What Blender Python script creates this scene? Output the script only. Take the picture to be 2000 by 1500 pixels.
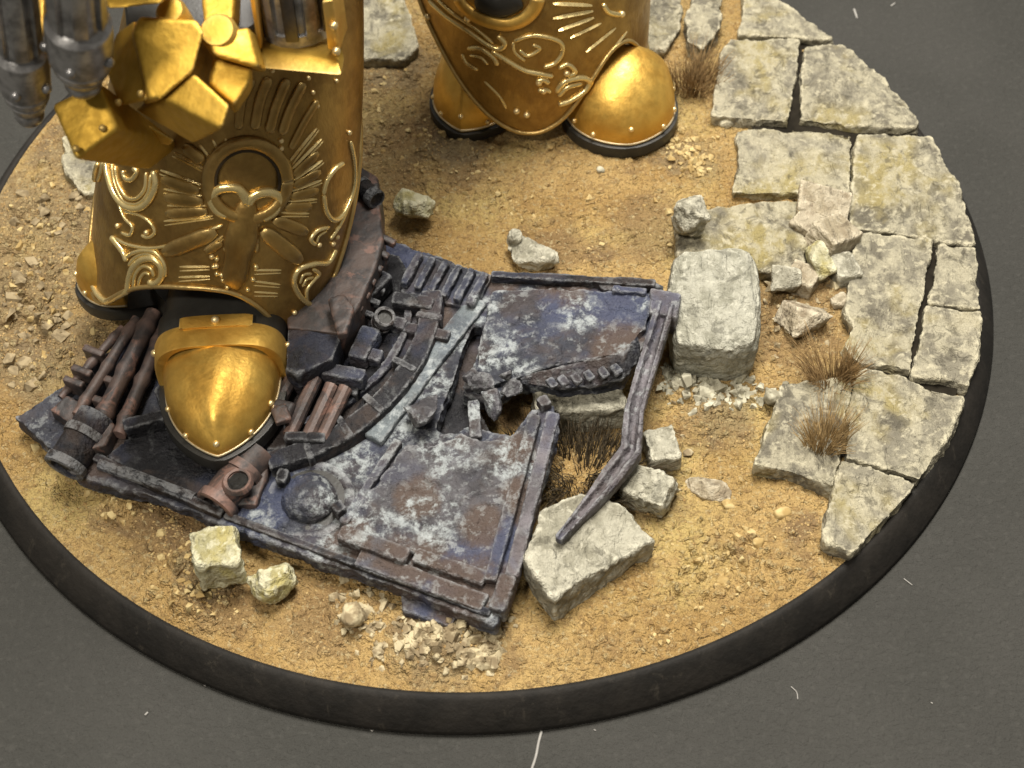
import bpy, bmesh, math, random
from mathutils import Vector, Matrix, noise
from mathutils.bvhtree import BVHTree
R = math.radians
sc = bpy.context.scene
for o in list(bpy.data.objects): bpy.data.objects.remove(o)
col = sc.collection
sc.unit_settings.system = 'METRIC'
sc.unit_settings.scale_length = 0.01          # one unit is one centimetre

# ------------------------------------------------------------------ camera
EL, DIST, FOC, TX, TY, ROLL = 0.9041, 12.7328, 3.0, 0.3363, -1.3629, -0.0158
_d = Vector((0, -math.cos(EL), math.sin(EL)))
CAM = Vector((TX, TY, 0)) + _d * DIST
_fw = -_d
_r = Vector((1, 0, 0)); _u = _r.cross(_fw)
_rt = _r * math.cos(ROLL) + _u * math.sin(ROLL)
_up = _u * math.cos(ROLL) - _r * math.sin(ROLL)
cd = bpy.data.cameras.new('Camera'); cam = bpy.data.objects.new('Camera', cd); col.objects.link(cam)
cd.sensor_width = 36; cd.lens = FOC * 18; cd.clip_start = 0.1; cd.clip_end = 500
cam.matrix_world = Matrix(((_rt.x, _up.x, _d.x, CAM.x), (_rt.y, _up.y, _d.y, CAM.y), (_rt.z, _up.z, _d.z, CAM.z), (0, 0, 0, 1)))
cd.dof.use_dof = True; cd.dof.focus_distance = 12.0; cd.dof.aperture_fstop = 0.75
sc.camera = cam

# ------------------------------------------------------------------ light
w = bpy.data.worlds.new('World'); sc.world = w; w.use_nodes = True
bg = w.node_tree.nodes['Background']; bg.inputs[0].default_value = (1.0, 0.93, 0.82, 1); bg.inputs[1].default_value = 0.20
def area(name, loc, target, size, power, color):
    ld = bpy.data.lights.new(name, 'AREA'); ld.shape = 'DISK'; ld.size = size; ld.energy = power; ld.color = color
    lo = bpy.data.objects.new(name, ld); col.objects.link(lo); lo.location = loc
    lo.rotation_euler = (Vector(target) - Vector(loc)).to_track_quat('-Z', 'Y').to_euler()
area('ceiling_lamp', (3.0, 9.0, 42), (0, -0.5, 0), 20.0, 35000, (1.0, 0.95, 0.87))
area('front_highlight_fill', (-11.0, -20.0, 34), (-1, -1, 1), 4.0, 7500, (1.0, 0.92, 0.80))  # unseen front light, added for highlights on the gold relief and toe
sc.view_settings.view_transform = 'Standard'; sc.view_settings.look = 'None'
sc.view_settings.exposure = 0.1; sc.view_settings.gamma = 1.0

# ------------------------------------------------------------------ helpers
def ray(px, py):
    return (_fw + _rt * ((px - 1000) / (FOC * 1000)) - _up * ((py - 750) / (FOC * 1000))).normalized()
def at(px, py, z):
    v = ray(px, py); return CAM + v * ((z - CAM.z) / v.z)
def fbm(p, s=1.0, oct=4, off=0.0):
    return noise.fractal(Vector((p[0] * s + off, p[1] * s - off, p[2] * s + off * .7)), 1.0, 2.0, oct)

def link(name, me, mat, parent=None, loc=None, smooth=True):
    """mesh given in world coordinates; the origin goes to the parent's place, or to loc / the base centre"""
    if parent is not None:
        L = Vector(parent['_L']) if '_L' in parent else parent.location
    elif loc is not None: L = Vector(loc)
    else:
        xs = [v.co for v in me.vertices]; n = len(xs)
        L = Vector((sum(c.x for c in xs) / n, sum(c.y for c in xs) / n, min(c.z for c in xs)))
    me.transform(Matrix.Translation(-L))
    if mat: me.materials.append(mat)
    if smooth:
        me.polygons.foreach_set('use_smooth', [True] * len(me.polygons))
    o = bpy.data.objects.new(name, me); col.objects.link(o)
    if parent is not None:
        o.parent = parent
        LOCS[o.name] = L
    else: o.location = L
    return o
LOCS = {}
def child(name, me, mat, parent, smooth=True):
    top = parent
    while top.parent: top = top.parent
    L = top.location
    me.transform(Matrix.Translation(-L))
    me.materials.append(mat)
    if smooth: me.polygons.foreach_set('use_smooth', [True] * len(me.polygons))
    o = bpy.data.objects.new(name, me); col.objects.link(o); o.parent = parent
    return o
def tag(o, label, cat=None, group=None, kind=None):
    if label: o['label'] = label
    if cat: o['category'] = cat
    if group: o['group'] = group
    if kind: o['kind'] = kind
    return o
def empty(name, loc, label, cat, group=None):
    o = bpy.data.objects.new(name, None); col.objects.link(o); o.location = loc; o.empty_display_size = .1
    return tag(o, label, cat, group)
def tomesh(bm, sharp=None):
    bmesh.ops.recalc_face_normals(bm, faces=bm.faces)
    me = bpy.data.meshes.new('m')
    if sharp is not None:
        for e in bm.edges:
            if len(e.link_faces) == 2 and e.calc_face_angle(0) > sharp: e.smooth = False
    bm.to_mesh(me); bm.free(); return me
def add_prism(bm, top, vec):
    vec = Vector(vec)
    a = [bm.verts.new(p) for p in top]; b = [bm.verts.new(Vector(p) + vec) for p in top]
    n = len(a)
    bm.faces.new(a); bm.faces.new(b[::-1])
    for i in range(n): bm.faces.new((a[i], b[i], b[(i + 1) % n], a[(i + 1) % n]))
def prism(top, vec, bevel=0.0, seg=2):
    bm = bmesh.new(); add_prism(bm, top, vec)
    bmesh.ops.recalc_face_normals(bm, faces=bm.faces)
    if bevel: bmesh.ops.bevel(bm, geom=list(bm.edges), offset=bevel, segments=seg, profile=.6, affect='EDGES')
    return bm
def hull(pts, bevel=0.0, seg=2):
    bm = bmesh.new()
    for p in pts: bm.verts.new(p)
    r = bmesh.ops.convex_hull(bm, input=bm.verts)
    bad = [v for v in bm.verts if not v.link_faces]
    bmesh.ops.delete(bm, geom=bad, context='VERTS')
    bmesh.ops.dissolve_limit(bm, angle_limit=R(6), verts=bm.verts, edges=bm.edges)
    if bevel: bmesh.ops.bevel(bm, geom=list(bm.edges), offset=bevel, segments=seg, profile=.6, affect='EDGES')
    return bm
def dense(bm, vox):
    """voxel remesh, so that worn edges and relief can be modelled in the mesh"""
    bmesh.ops.triangulate(bm, faces=bm.faces)
    me = tomesh(bm); o = bpy.data.objects.new('t', me); col.objects.link(o)
    m = o.modifiers.new('r', 'REMESH'); m.mode = 'VOXEL'; m.voxel_size = vox
    dg = bpy.context.evaluated_depsgraph_get()
    out = bpy.data.meshes.new_from_object(o.evaluated_get(dg))
    bpy.data.objects.remove(o); bpy.data.meshes.remove(me)
    return out
def rough(me, amps, seed=0.0):
    """push vertices along their normals by layered noise: amps = [(frequency, amplitude), ...]"""
    ns = [n.vector.copy() for n in me.vertex_normals]
    for v, n in zip(me.vertices, ns):
        p = v.co; d = 0
        for f, a in amps: d += a * noise.fractal(Vector((p.x * f + seed, p.y * f - seed, p.z * f + seed)), 1.0, 2.0, 3)
        v.co = p + n * d
    return me
def catmull(pts, k=6):
    P = [Vector(p) for p in pts]
    if len(P) < 3: return [P[0].lerp(P[-1], i / k) for i in range(k + 1)]
    out = []
    for i in range(len(P) - 1):
        p0 = P[max(i - 1, 0)]; p1 = P[i]; p2 = P[i + 1]; p3 = P[min(i + 2, len(P) - 1)]
        for j in range(k):
            t = j / k
            out.append(.5 * ((2 * p1) + (p2 - p0) * t + (2 * p0 - 5 * p1 + 4 * p2 - p3) * t * t + (3 * p1 - p0 - 3 * p2 + p3) * t ** 3))
    out.append(P[-1]); return out
def add_tube(bm, pts, rad, n=8, normals=None, flat=1.0, taper=True):
    """sweep along points; rad is a number or a list; flat squashes the section along the given normals"""
    m = len(pts); rings = []
    last = Vector((0.01, 0.02, 1))
    for i, p in enumerate(pts):
        t = (pts[min(i + 1, m - 1)] - pts[max(i - 1, 0)])
        if t.length < 1e-9: t = Vector((1, 0, 0))
        t.normalize()
        nn = (normals[i] if normals else last)
        nn = nn - t * nn.dot(t)
        if nn.length < 1e-6: nn = t.orthogonal()
        nn.normalize(); last = nn
        b = t.cross(nn); r = rad[i] if isinstance(rad, (list, tuple)) else rad
        rings.append([bm.verts.new(p + nn * (r * flat * math.cos(2 * math.pi * k / n)) + b * (r * math.sin(2 * math.pi * k / n))) for k in range(n)])
    for a, b in zip(rings, rings[1:]):
        for k in range(n): bm.faces.new((a[k], a[(k + 1) % n], b[(k + 1) % n], b[k]))
    bm.faces.new(rings[0][::-1]); bm.faces.new(rings[-1])
def add_lathe(bm, p0, axis, prof, n=28, cap=True):
    axis = Vector(axis).normalized(); u = axis.orthogonal().normalized(); v = axis.cross(u); p0 = Vector(p0)
    rings = []
    for t, r in prof:
        r = max(r, 1e-4)
        rings.append([bm.verts.new(p0 + axis * t + u * (r * math.cos(2 * math.pi * k / n)) + v * (r * math.sin(2 * math.pi * k / n))) for k in range(n)])
    for a, b in zip(rings, rings[1:]):
        for k in range(n): bm.faces.new((a[k], a[(k + 1) % n], b[(k + 1) % n], b[k]))
    if cap: bm.faces.new(rings[0][::-1]); bm.faces.new(rings[-1])
def lathe(p0, axis, prof, n=28):
    bm = bmesh.new(); add_lathe(bm, p0, axis, prof, n); return tomesh(bm, R(35))
def add_ball(bm, c, r, n=8):
    bmesh.ops.create_icosphere(bm, subdivisions=2, radius=r, matrix=Matrix.Translation(Vector(c)))

# ------------------------------------------------------------------ materials
class NT:
    def __init__(s, name, rough=.7, metallic=0.0, spec=.4):
        s.m = bpy.data.materials.new(name); s.m.use_nodes = True; s.t = s.m.node_tree
        s.b = s.t.nodes['Principled BSDF']; s.b.inputs['Roughness'].default_value = rough
        s.b.inputs['Metallic'].default_value = metallic; s.b.inputs['Specular IOR Level'].default_value = spec
        s.g = s.t.nodes.new('ShaderNodeNewGeometry'); s.pos = s.g.outputs['Position']
    def noise(s, scale, detail=5, rough=.6, dist=0.0, off=0.0, stretch=None):
        n = s.t.nodes.new('ShaderNodeTexNoise'); n.inputs['Scale'].default_value = scale; n.inputs['Detail'].default_value = detail
        n.inputs['Roughness'].default_value = rough; n.inputs['Distortion'].default_value = dist
        mp = s.t.nodes.new('ShaderNodeMapping'); mp.inputs['Location'].default_value = (off, off * 1.7, -off)
        if stretch: mp.inputs['Scale'].default_value = stretch
        s.t.links.new(s.pos, mp.inputs[0]); s.t.links.new(mp.outputs[0], n.inputs['Vector'])
        return n.outputs['Fac']
    def ramp(s, v, a, b, c0=0.0, c1=1.0):
        r = s.t.nodes.new('ShaderNodeMapRange'); r.inputs[1].default_value = a; r.inputs[2].default_value = b
        r.inputs[3].default_value = c0; r.inputs[4].default_value = c1; r.interpolation_type = 'SMOOTHSTEP'
        s.t.links.new(v, r.inputs[0]); return r.outputs[0]
    def mul(s, a, b, op='MULTIPLY'):
        r = s.t.nodes.new('ShaderNodeMath'); r.operation = op; r.use_clamp = True
        for i, x in enumerate((a, b)):
            if isinstance(x, (int, float)): r.inputs[i].default_value = x
            else: s.t.links.new(x, r.inputs[i])
        return r.outputs[0]
    def mix(s, f, a, b):
        r = s.t.nodes.new('ShaderNodeMix'); r.data_type = 'RGBA'
        s.put(f, r.inputs[0]); s.put(a, r.inputs[6]); s.put(b, r.inputs[7]); return r.outputs[2]
    def put(s, x, sock):
        if isinstance(x, tuple): sock.default_value = x + (1,) if len(x) == 3 else x
        elif isinstance(x, (int, float)): sock.default_value = x
        else: s.t.links.new(x, sock)
    def patch(s, spots, nscale=3.0, wob=.4):
        """1 inside painted patches given as (place, radius), with a ragged outline"""
        n = s.ramp(s.noise(nscale, 6, .7), .25, .75, -wob, wob); out = None
        for p, r in spots:
            d = s.t.nodes.new('ShaderNodeVectorMath'); d.operation = 'DISTANCE'; s.t.links.new(s.pos, d.inputs[0]); d.inputs[1].default_value = p
            q = s.t.nodes.new('ShaderNodeMath'); q.operation = 'DIVIDE'; s.t.links.new(d.outputs['Value'], q.inputs[0]); q.inputs[1].default_value = r
            a = s.t.nodes.new('ShaderNodeMath'); a.operation = 'ADD'; s.t.links.new(q.outputs[0], a.inputs[0]); s.t.links.new(n, a.inputs[1])
            v = s.ramp(a.outputs[0], .55, 1.15, 1.0, 0.0)
            out = v if out is None else s.mul(out, v, 'MAXIMUM')
        return out
    def edge(s, a=.53, b=.62): return s.ramp(s.g.outputs['Pointiness'], a, b)
    def color(s, c): s.put(c, s.b.inputs['Base Color'])
    def rough(s, c): s.put(c, s.b.inputs['Roughness'])
    def bump(s, h, strength=.4, dist=.02):
        n = s.t.nodes.new('ShaderNodeBump'); n.inputs['Strength'].default_value = strength; n.inputs['Distance'].default_value = dist
        s.t.links.new(h, n.inputs['Height']); s.t.links.new(n.outputs[0], s.b.inputs['Normal'])

def mat_stone(name, a, b, light, lichen=(.42, .36, .13), lich=.62, seed=0.0):
    m = NT(name, .88, spec=.25)
    c = m.mix(m.ramp(m.noise(2.2, 4, .6, .4, seed), .38, .62), a, b)
    oi = m.t.nodes.new('ShaderNodeObjectInfo')
    c = m.mix(m.mul(m.ramp(oi.outputs['Random'], 0, 1), .45), c, tuple(x * 1.35 for x in b))
    c = m.mix(m.mul(m.ramp(m.noise(1.3, 3, .6, .3, seed + 9), lich - .06, lich + .1), .75), c, lichen)
    c = m.mix(m.mul(m.ramp(m.noise(5, 5, .68, .2, seed + 4, (1, .6, 1)), .42, .60), .8), c, light)
    c = m.mix(m.mul(m.ramp(m.noise(13, 4, .62, .4, seed + 21), .54, .66), .7), c, tuple(min(1, x * 1.2) for x in light))
    c = m.mix(m.mul(m.ramp(m.noise(6, 5, .68, .6, seed + 14), .54, .64), .6), c, tuple(x * .5 for x in a))
    e = m.mul(m.edge(.51, .56), m.ramp(m.noise(14, 5, .75, 0, seed + 2), .32, .55))
    c = m.mix(m.mul(e, .9), c, tuple(min(1, x * 1.35) for x in light))
    f1 = m.noise(13, 4, .62, .3, seed); f2 = m.noise(5, 4, .6, 1.5, seed + 5, (1, .35, 1))
    m.color(c); m.bump(m.mul(m.mul(f1, .6), m.mul(f2, .6), 'ADD'), 1.0, .10)
    return m.m
STONE = mat_stone('weathered_stone', (0.124, 0.1116, 0.0837), (0.1922, 0.1767, 0.1333), (0.3844, 0.3534, 0.2542), lichen=(0.3224, 0.2666, 0.1054), lich=.54)
STONE2 = mat_stone('pale_stone', (0.1643, 0.1519, 0.1116), (0.2356, 0.2232, 0.1705), (0.4092, 0.3906, 0.31), lich=.74, seed=3.3)
STONE5 = mat_stone('bleached_stone', (0.186, 0.1798, 0.1395), (0.2542, 0.248, 0.1953), (0.4092, 0.3999, 0.3286), lich=.8, seed=12.7)
STONE3 = mat_stone('yellow_stone', (0.28, 0.252, 0.133), (0.336, 0.315, 0.182), (0.476, 0.455, 0.322), lich=.5, seed=6.1)
STONE4 = mat_stone('brown_stone', (0.2, 0.152, 0.1), (0.264, 0.224, 0.152), (0.416, 0.368, 0.272), lich=.8, seed=8.2)
def mat_sand():
    m = NT('ochre_sand', .9, spec=.2)
    c = m.mix(m.ramp(m.noise(.9, 4, .6, .3), .38, .62), (0.335, 0.214, 0.078), (0.425, 0.29, 0.117))
    c = m.mix(m.mul(m.ramp(m.noise(.75, 3, .6, .4, 5.0), .52, .68), .8), c, (0.448, 0.3392, 0.1312))
    c = m.mix(m.mul(m.ramp(m.noise(1.1, 4, .65, .5, 11.0), .55, .70), .7), c, (0.1536, 0.0992, 0.0576))
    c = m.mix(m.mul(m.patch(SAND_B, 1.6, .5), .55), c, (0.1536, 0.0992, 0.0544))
    c = m.mix(m.mul(m.patch(SAND_G, 1.9, .5), .6), c, (0.1792, 0.144, 0.0896))
    c = m.mix(m.mul(m.ramp(m.noise(20, 3, .6, .5), .50, .64), .55), c, (0.1856, 0.1152, 0.0512))
    c = m.mix(m.mul(m.ramp(m.noise(24, 3, .6, .5, 4.0), .56, .68), .65), c, (0.448, 0.3648, 0.1984))
    e = m.mul(m.edge(.515, .57), m.ramp(m.noise(20, 4, .7), .35, .6))
    c = m.mix(m.mul(e, .7), c, (0.4224, 0.3392, 0.1728))
    m.color(c); m.bump(m.noise(20, 3, .62), 1.0, .10); return m.m
SAND_B = [(at(x, y, .3), r) for x, y, r in ((800, 250, .7), (740, 330, .5), (900, 330, .35), (440, 1190, .3), (620, 1215, .35), (330, 1020, .4), (1270, 450, .5), (1100, 480, .4), (1550, 620, .5), (1300, 720, .4), (700, 180, .4), (1580, 560, .4), (1250, 960, .35))]  # brown sand tints; those at the top centre paint the walker's shade
SAND_G = [(at(x, y, .3), r) for x, y, r in ((80, 420, .7), (60, 560, .7), (100, 680, .6), (160, 300, .5), (880, 290, .3), (400, 1120, .25), (760, 130, .4), (1340, 300, .3), (1420, 800, .3), (870, 1250, .4))]  # greyish sand tints; the far-left ones paint the shade of hand and gun
SAND = mat_sand()
def mat_gravel(name, a, b):
    m = NT(name, .9, spec=.2)
    m.color(m.mix(m.ramp(m.noise(9, 3), .4, .6), a, b)); m.bump(m.noise(50, 4), .3, .01); return m.m
GRAV_W = mat_gravel('pale_gravel', (.26, .24, .175), (.50, .475, .36))
GRAV_Y = mat_gravel('sandy_gravel', (.36, .25, .10), (.52, .41, .20))
GRAV_D = mat_gravel('grey_gravel', (.22, .17, .10), (.48, .41, .26))
def mat_wreck(name, scuff, brown, blue, seed=0.0, base=(.030, .032, .041), patches=False):
    m = NT(name, .65, spec=.22)
    c = m.mix(m.ramp(m.noise(3, 5, .6, .5, seed), .4, .6), base, tuple(x * 1.75 for x in base))
    c = m.mix(m.mul(m.ramp(m.noise(1.6, 3, .6, .3, seed + 3), .50, .62), blue), c, (.055, .064, .11))
    c = m.mix(m.mul(m.ramp(m.noise(2.1, 4, .65, .5, seed + 7), .46, .60), brown), c, (.075, .054, .043))
    s1 = m.mul(m.ramp(m.noise(1.1, 3, .6, .3, seed + 12), .36, .64), m.ramp(m.noise(9, 6, .72, .15, seed), .53, .62))
    if patches:
        c = m.mix(m.mul(m.patch(BLUE_P, 3.1, .35), .75), c, (.055, .066, .115))
        c = m.mix(m.mul(m.patch(BROWN_P, 2.3, .4), .85), c, (.082, .058, .046))
        fl = m.ramp(m.noise(11, 6, .72, .2, seed + 2), .43, .62)
        c = m.mix(m.mul(m.mul(m.patch(WHITE_P, 5.0, .5), fl), .9), c, (.34, .37, .375))
    c = m.mix(m.mul(s1, scuff), c, (.36, .38, .38))
    e = m.mul(m.edge(.512, .56), m.ramp(m.noise(11, 5, .75, 0, seed + 1), .36, .54))
    c = m.mix(m.mul(e, .42), c, (.36, .37, .38))
    m.color(c); m.rough(m.ramp(m.noise(8, 4, .6, 0, seed), .3, .7, .42, .75))
    m.bump(m.noise(16, 4, .62, 0, seed), 1.0, .05); return m.m
def mat_copper():
    m = NT('rusty_copper_paint', .5, spec=.5)
    c = m.mix(m.ramp(m.noise(5, 5, .65, .6), .40, .60), (.032, .028, .028), (.075, .053, .045))
    c = m.mix(m.mul(m.ramp(m.noise(4.2, 5, .7, .8, 4), .55, .64), .75), c, (.19, .105, .08))
    e = m.mul(m.edge(.53, .60), m.ramp(m.noise(9, 3), .35, .55))
    c = m.mix(m.mul(e, .45), c, (.34, .21, .17)); m.color(c); m.bump(m.noise(30, 5, .7), .35, .015); return m.m
COPPER = mat_copper()
def mat_gold(name, a, b, rough, seed=0.0, edge=(.95, .74, .33), ek=.6, br=.25):
    m = NT(name, rough, .8)
    c = m.mix(m.ramp(m.noise(3.0, 5, .65, .3, seed), .36, .64), a, b)
    c = m.mix(m.mul(m.edge(.53, .63), ek), c, edge)
    m.color(c); m.rough(m.ramp(m.noise(14, 4, .6, 0, seed), .3, .7, rough - .06, rough + .10))
    m.bump(m.noise(34, 2, .55, 0, seed, (1, 1, .45)), br, .022); return m.m
GOLD_OLD = mat_gold('antique_gold_paint', (.285, .17, .05), (.44, .28, .085), .36, br=.2)
GOLD_HI = mat_gold('bright_gold_trim', (.84, .66, .29), (.95, .79, .40), .27, 2.0, br=.1)
GOLD = mat_gold('warm_gold_paint', (.66, .385, .075), (.80, .51, .115), .44, 4.0, br=.13)
GOLD_Y = mat_gold('yellow_gold_paint', (.47, .29, .042), (.59, .375, .065), .55, 7.0, br=.12)
RIVET = mat_gold('pale_gold_rivet', (.95, .72, .36), (.98, .82, .50), .32, 1.0, br=.0)
def mat_plain(name, col, rough=.6, metallic=0.0, spec=.4, var=.35, sc_=6, bump=.2):
    m = NT(name, rough, metallic, spec)
    m.color(m.mix(m.ramp(m.noise(sc_, 5, .65), .35, .65), col, tuple(x * (1 + var) for x in col)))
    m.bump(m.noise(40, 4), bump, .01); return m.m
BLACK = mat_plain('black_rubber_paint', (.022, .021, .018), .42)
def mat_rim():
    m = NT('black_rim_paint', .7, spec=.2)
    c = m.mix(m.ramp(m.noise(2.5, 6, .7), .35, .65), (.011, .010, .0085), (.020, .0175, .0145))
    c = m.mix(m.mul(m.ramp(m.noise(7, 8, .8, .4, 3.0, (1, 1, .5)), .56, .68), .6), c, (.05, .043, .033))
    m.color(c); m.bump(m.noise(18, 3, .6), .25, .03); return m.m
RIMB = mat_rim()
STEEL = mat_plain('burnished_steel', (.19, .187, .185), .3, .7, var=1.2, spec=.7, sc_=9)
STEEL_D = mat_plain('dark_gunmetal', (.12, .115, .12), .38, 1.0, sc_=9)
EDGE_L = mat_plain('pale_edge_paint', (.62, .52, .33), .4, .6)
def mat_table():
    m = NT('grey_cutting_mat', .8, spec=.3)
    c = m.mix(m.ramp(m.noise(.5, 4, .6), .35, .65), (.045, .0443, .040), (.053, .0518, .047))
    c = m.mix(m.mul(m.ramp(m.noise(16, 3, .65), .5, .7), .3), c, (.075, .073, .066))
    m.color(c); m.rough(.92); m.b.inputs['Specular IOR Level'].default_value = .12; m.bump(m.noise(20, 3, .65), .8, .05); return m.m
TABLE = mat_table()
LINT = mat_plain('white_lint', (.27, .26, .24), .8)
GRASS = mat_plain('dry_brown_grass', (.20, .13, .055), .8, var=.7, sc_=14)
GRASS2 = mat_plain('straw_grass', (.26, .18, .08), .8, var=.6, sc_=14)
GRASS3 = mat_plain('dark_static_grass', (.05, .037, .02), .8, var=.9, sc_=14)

# ------------------------------------------------------------------ tabletop, base rim, ground
G = 0.26; RT = 4.32
bm = bmesh.new(); bmesh.ops.create_grid(bm, x_segments=40, y_segments=40, size=45)
table = tag(link('tabletop', tomesh(bm), TABLE, loc=(0, 0, 0)), 'flat dark grey mat under the round base', kind='structure')
def fibre(pix, r, name, mat=LINT):
    pts = catmull([at(x, y, .006) for x, y in pix], 4)
    b = bmesh.new(); add_tube(b, pts, r, 5); child(name, tomesh(b), mat, table)
fibre([(1058, 1428), (1052, 1450), (1046, 1480), (1034, 1515)], .010, 'scratch')
fibre([(1545, 1341), (1556, 1352), (1558, 1366)], .004, 'lint_fibre')
fibre([(725, 1428), (733, 1420)], .012, 'lint_fibre')
fibre([(283, 1397), (289, 1391)], .008, 'lint_fibre')
fibre([(1668, 18), (1674, 36)], .012, 'lint_fibre')
fibre([(1740, 12), (1748, 6)], .008, 'lint_fibre')
fibre([(1765, 1130), (1782, 1143)], .004, 'lint_fibre')
for (x, y) in ((398, 1338), (175, 1204), (1818, 1372), (1160, 1425)):
    fibre([(x, y), (x + 4, y + 2)], .004, 'lint_fibre')

prof = [(0, 4.38), (0, 4.49), (.02, 4.51), (.06, 4.50), (.20, 4.40), (.245, 4.36), (.262, 4.335), (.262, 4.30), (.20, 4.28), (.10, 4.26)]
bm = bmesh.new(); add_lathe(bm, (0, 0, .004), (0, 0, 1), prof, 200, cap=False)
rim = tag(link('base_rim', tomesh(bm), RIMB, loc=(0, 0, 0)), 'black rim of the round display base on the grey mat', 'base rim')

# lumps and hollows of the sand: (px, py, radius cm, height cm)
MOUNDS = []
rnd = random.Random(4)
for px, py, r, h in ((45, 565, .22, .12), (95, 640, .16, .10), (30, 680, .2, .10), (140, 420, .10, .07), (150, 445, .07, .06), (50, 410, .16, .07), (80, 390, .1, .05),
                     (20, 470, .18, .08), (110, 520, .14, .07), (70, 730, .12, .06), (85, 325, .08, .06), (130, 690, .1, .05), (10, 620, .16, .08),
                     (400, 1090, .26, .10), (350, 1110, .12, .10), (310, 1070, .12, .05), (375, 1190, .2, .08), (330, 1140, .1, .05), (300, 1120, .1, .04), (390, 1220, .14, .06),
                     (900, 290, .16, .05), (860, 320, .12, .04), (830, 300, .1, .05), (760, 250, .14, .05), (980, 380, .14, .04), (940, 320, .1, .04), (720, 280, .14, .06),
                     (700, 160, .16, .05), (800, 150, .1, .05), (1380, 800, .35, .07), (1330, 770, .2, .06), (1480, 790, .15, .05), (1440, 600, .35, .06), (1560, 640, .3, .08), (1620, 570, .2, .06),
                     (800, 1260, .35, .07), (900, 1240, .3, .07), (700, 1200, .25, .05), (240, 990, .2, .07), (200, 960, .1, .07), (250, 960, .09, .05), (230, 1010, .08, .05), (1350, 320, .3, .04)):
    c = at(px, py, G); MOUNDS.append((c.x, c.y, r, h))
for i in range(1500):
    a = rnd.uniform(0, 6.283); rr = 4.2 * math.sqrt(rnd.random())
    MOUNDS.append((rr * math.cos(a), rr * math.sin(a), rnd.uniform(.018, .05), rnd.uniform(.008, .03)))
for i in range(130):                                  # crumbs in the ochre sand at the lower right
    c = at(rnd.gauss(1420, 60), rnd.gauss(1100, 45), G); MOUNDS.append((c.x, c.y, rnd.uniform(.02, .045), rnd.uniform(.02, .05)))
for i in range(60):
    c = at(rnd.gauss(90, 60), rnd.gauss(600, 110), G); MOUNDS.append((c.x, c.y, rnd.uniform(.03, .08), rnd.uniform(.02, .06)))
for i in range(60):
    c = at(rnd.gauss(380, 50), rnd.gauss(1150, 55), G); MOUNDS.append((c.x, c.y, rnd.uniform(.02, .06), rnd.uniform(.02, .06)))
GRID = {}
for m_ in MOUNDS:
    x, y, r, h = m_; q = r * 1.6
    for i in range(int((x - q + 6) // .25), int((x + q + 6) // .25) + 1):
        for j in range(int((y - q + 6) // .25), int((y + q + 6) // .25) + 1): GRID.setdefault((i, j), []).append(m_)
def gz(x, y):
    p = (x, y, 0)
    z = G + .035 * fbm(p, .8, 3, 3.0) + .022 * fbm(p, 4.5, 4) + .022 * fbm(p, 11, 4, 7.0)
    for mx, my, r, h in GRID.get((int((x + 6) // .25), int((y + 6) // .25)), ()):
        d = math.hypot(x - mx, y - my) / r
        if d < 1.6:
            d *= 1 + .35 * fbm(p, 6 / (r * 8 + .4), 2, mx)
            if d < 1: z += h * (1 - d * d) ** 1.5 * (1 + .5 * fbm(p, 9, 3, my))
    rr = math.hypot(x, y); e = min(1, max(0, (RT - rr) / .18))
    return G + (z - G) * (e * .95 + .05) + .012 * (e > .02) - .02 * (1 - e)
NR, NTH = 260, 1450
verts = [(0, 0, gz(0, 0))]; faces = []
for i in range(1, NR + 1):
    r = RT * (i / NR) ** .72
    for k in range(NTH):
        a = 2 * math.pi * k / NTH
        q = r + (.015 * fbm((math.cos(a) * 4, math.sin(a) * 4, 0), 5, 3) if i == NR else 0)
        x, y = q * math.cos(a), q * math.sin(a); verts.append((x, y, gz(x, y)))
for k in range(NTH): faces.append((0, 1 + k, 1 + (k + 1) % NTH))
for i in range(NR - 1):
    b = 1 + i * NTH; c = b + NTH
    for k in range(NTH): faces.append((b + k, c + k, c + (k + 1) % NTH, b + (k + 1) % NTH))
me = bpy.data.meshes.new('m'); me.from_pydata(verts, [], faces); me.update()
sand = tag(link('sandy_ground', me, SAND, loc=(0, 0, 0)), 'lumpy ochre sand covering the round base', kind='structure')

# ------------------------------------------------------------------ paving slabs
def clip_circle(poly, r):
    n = 160
    for k in range(n):
        a = 2 * math.pi * k / n; nx, ny = math.cos(a), math.sin(a); out = []
        for i in range(len(poly)):
            p, q = poly[i], poly[(i + 1) % len(poly)]
            dp = p[0] * nx + p[1] * ny - r; dq = q[0] * nx + q[1] * ny - r
            if dp <= 0: out.append(p)
            if (dp < 0) != (dq < 0):
                t = dp / (dp - dq); out.append((p[0] + (q[0] - p[0]) * t, p[1] + (q[1] - p[1]) * t))
        poly = out
        if not poly: return poly
    res = []
    for p in poly:
        if not res or math.hypot(p[0] - res[-1][0], p[1] - res[-1][1]) > .02: res.append(p)
    if math.hypot(res[0][0] - res[-1][0], res[0][1] - res[-1][1]) < .02: res.pop()
    return res
pave = empty('stone_pavement', (2.9, 0, G), 'worn grey flagstone pavement along the right edge of the base', 'pavement')
pave['kind'] = 'structure'; del pave['category']
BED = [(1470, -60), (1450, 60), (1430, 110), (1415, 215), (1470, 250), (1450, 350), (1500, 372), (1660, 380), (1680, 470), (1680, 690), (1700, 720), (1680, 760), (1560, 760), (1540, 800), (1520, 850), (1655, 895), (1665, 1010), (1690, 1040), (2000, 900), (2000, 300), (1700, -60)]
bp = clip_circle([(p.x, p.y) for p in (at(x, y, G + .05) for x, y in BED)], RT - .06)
bm = bmesh.new(); bm.faces.new([bm.verts.new((x, y, G + .055)) for x, y in bp]); bmesh.ops.triangulate(bm, faces=bm.faces)
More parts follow.
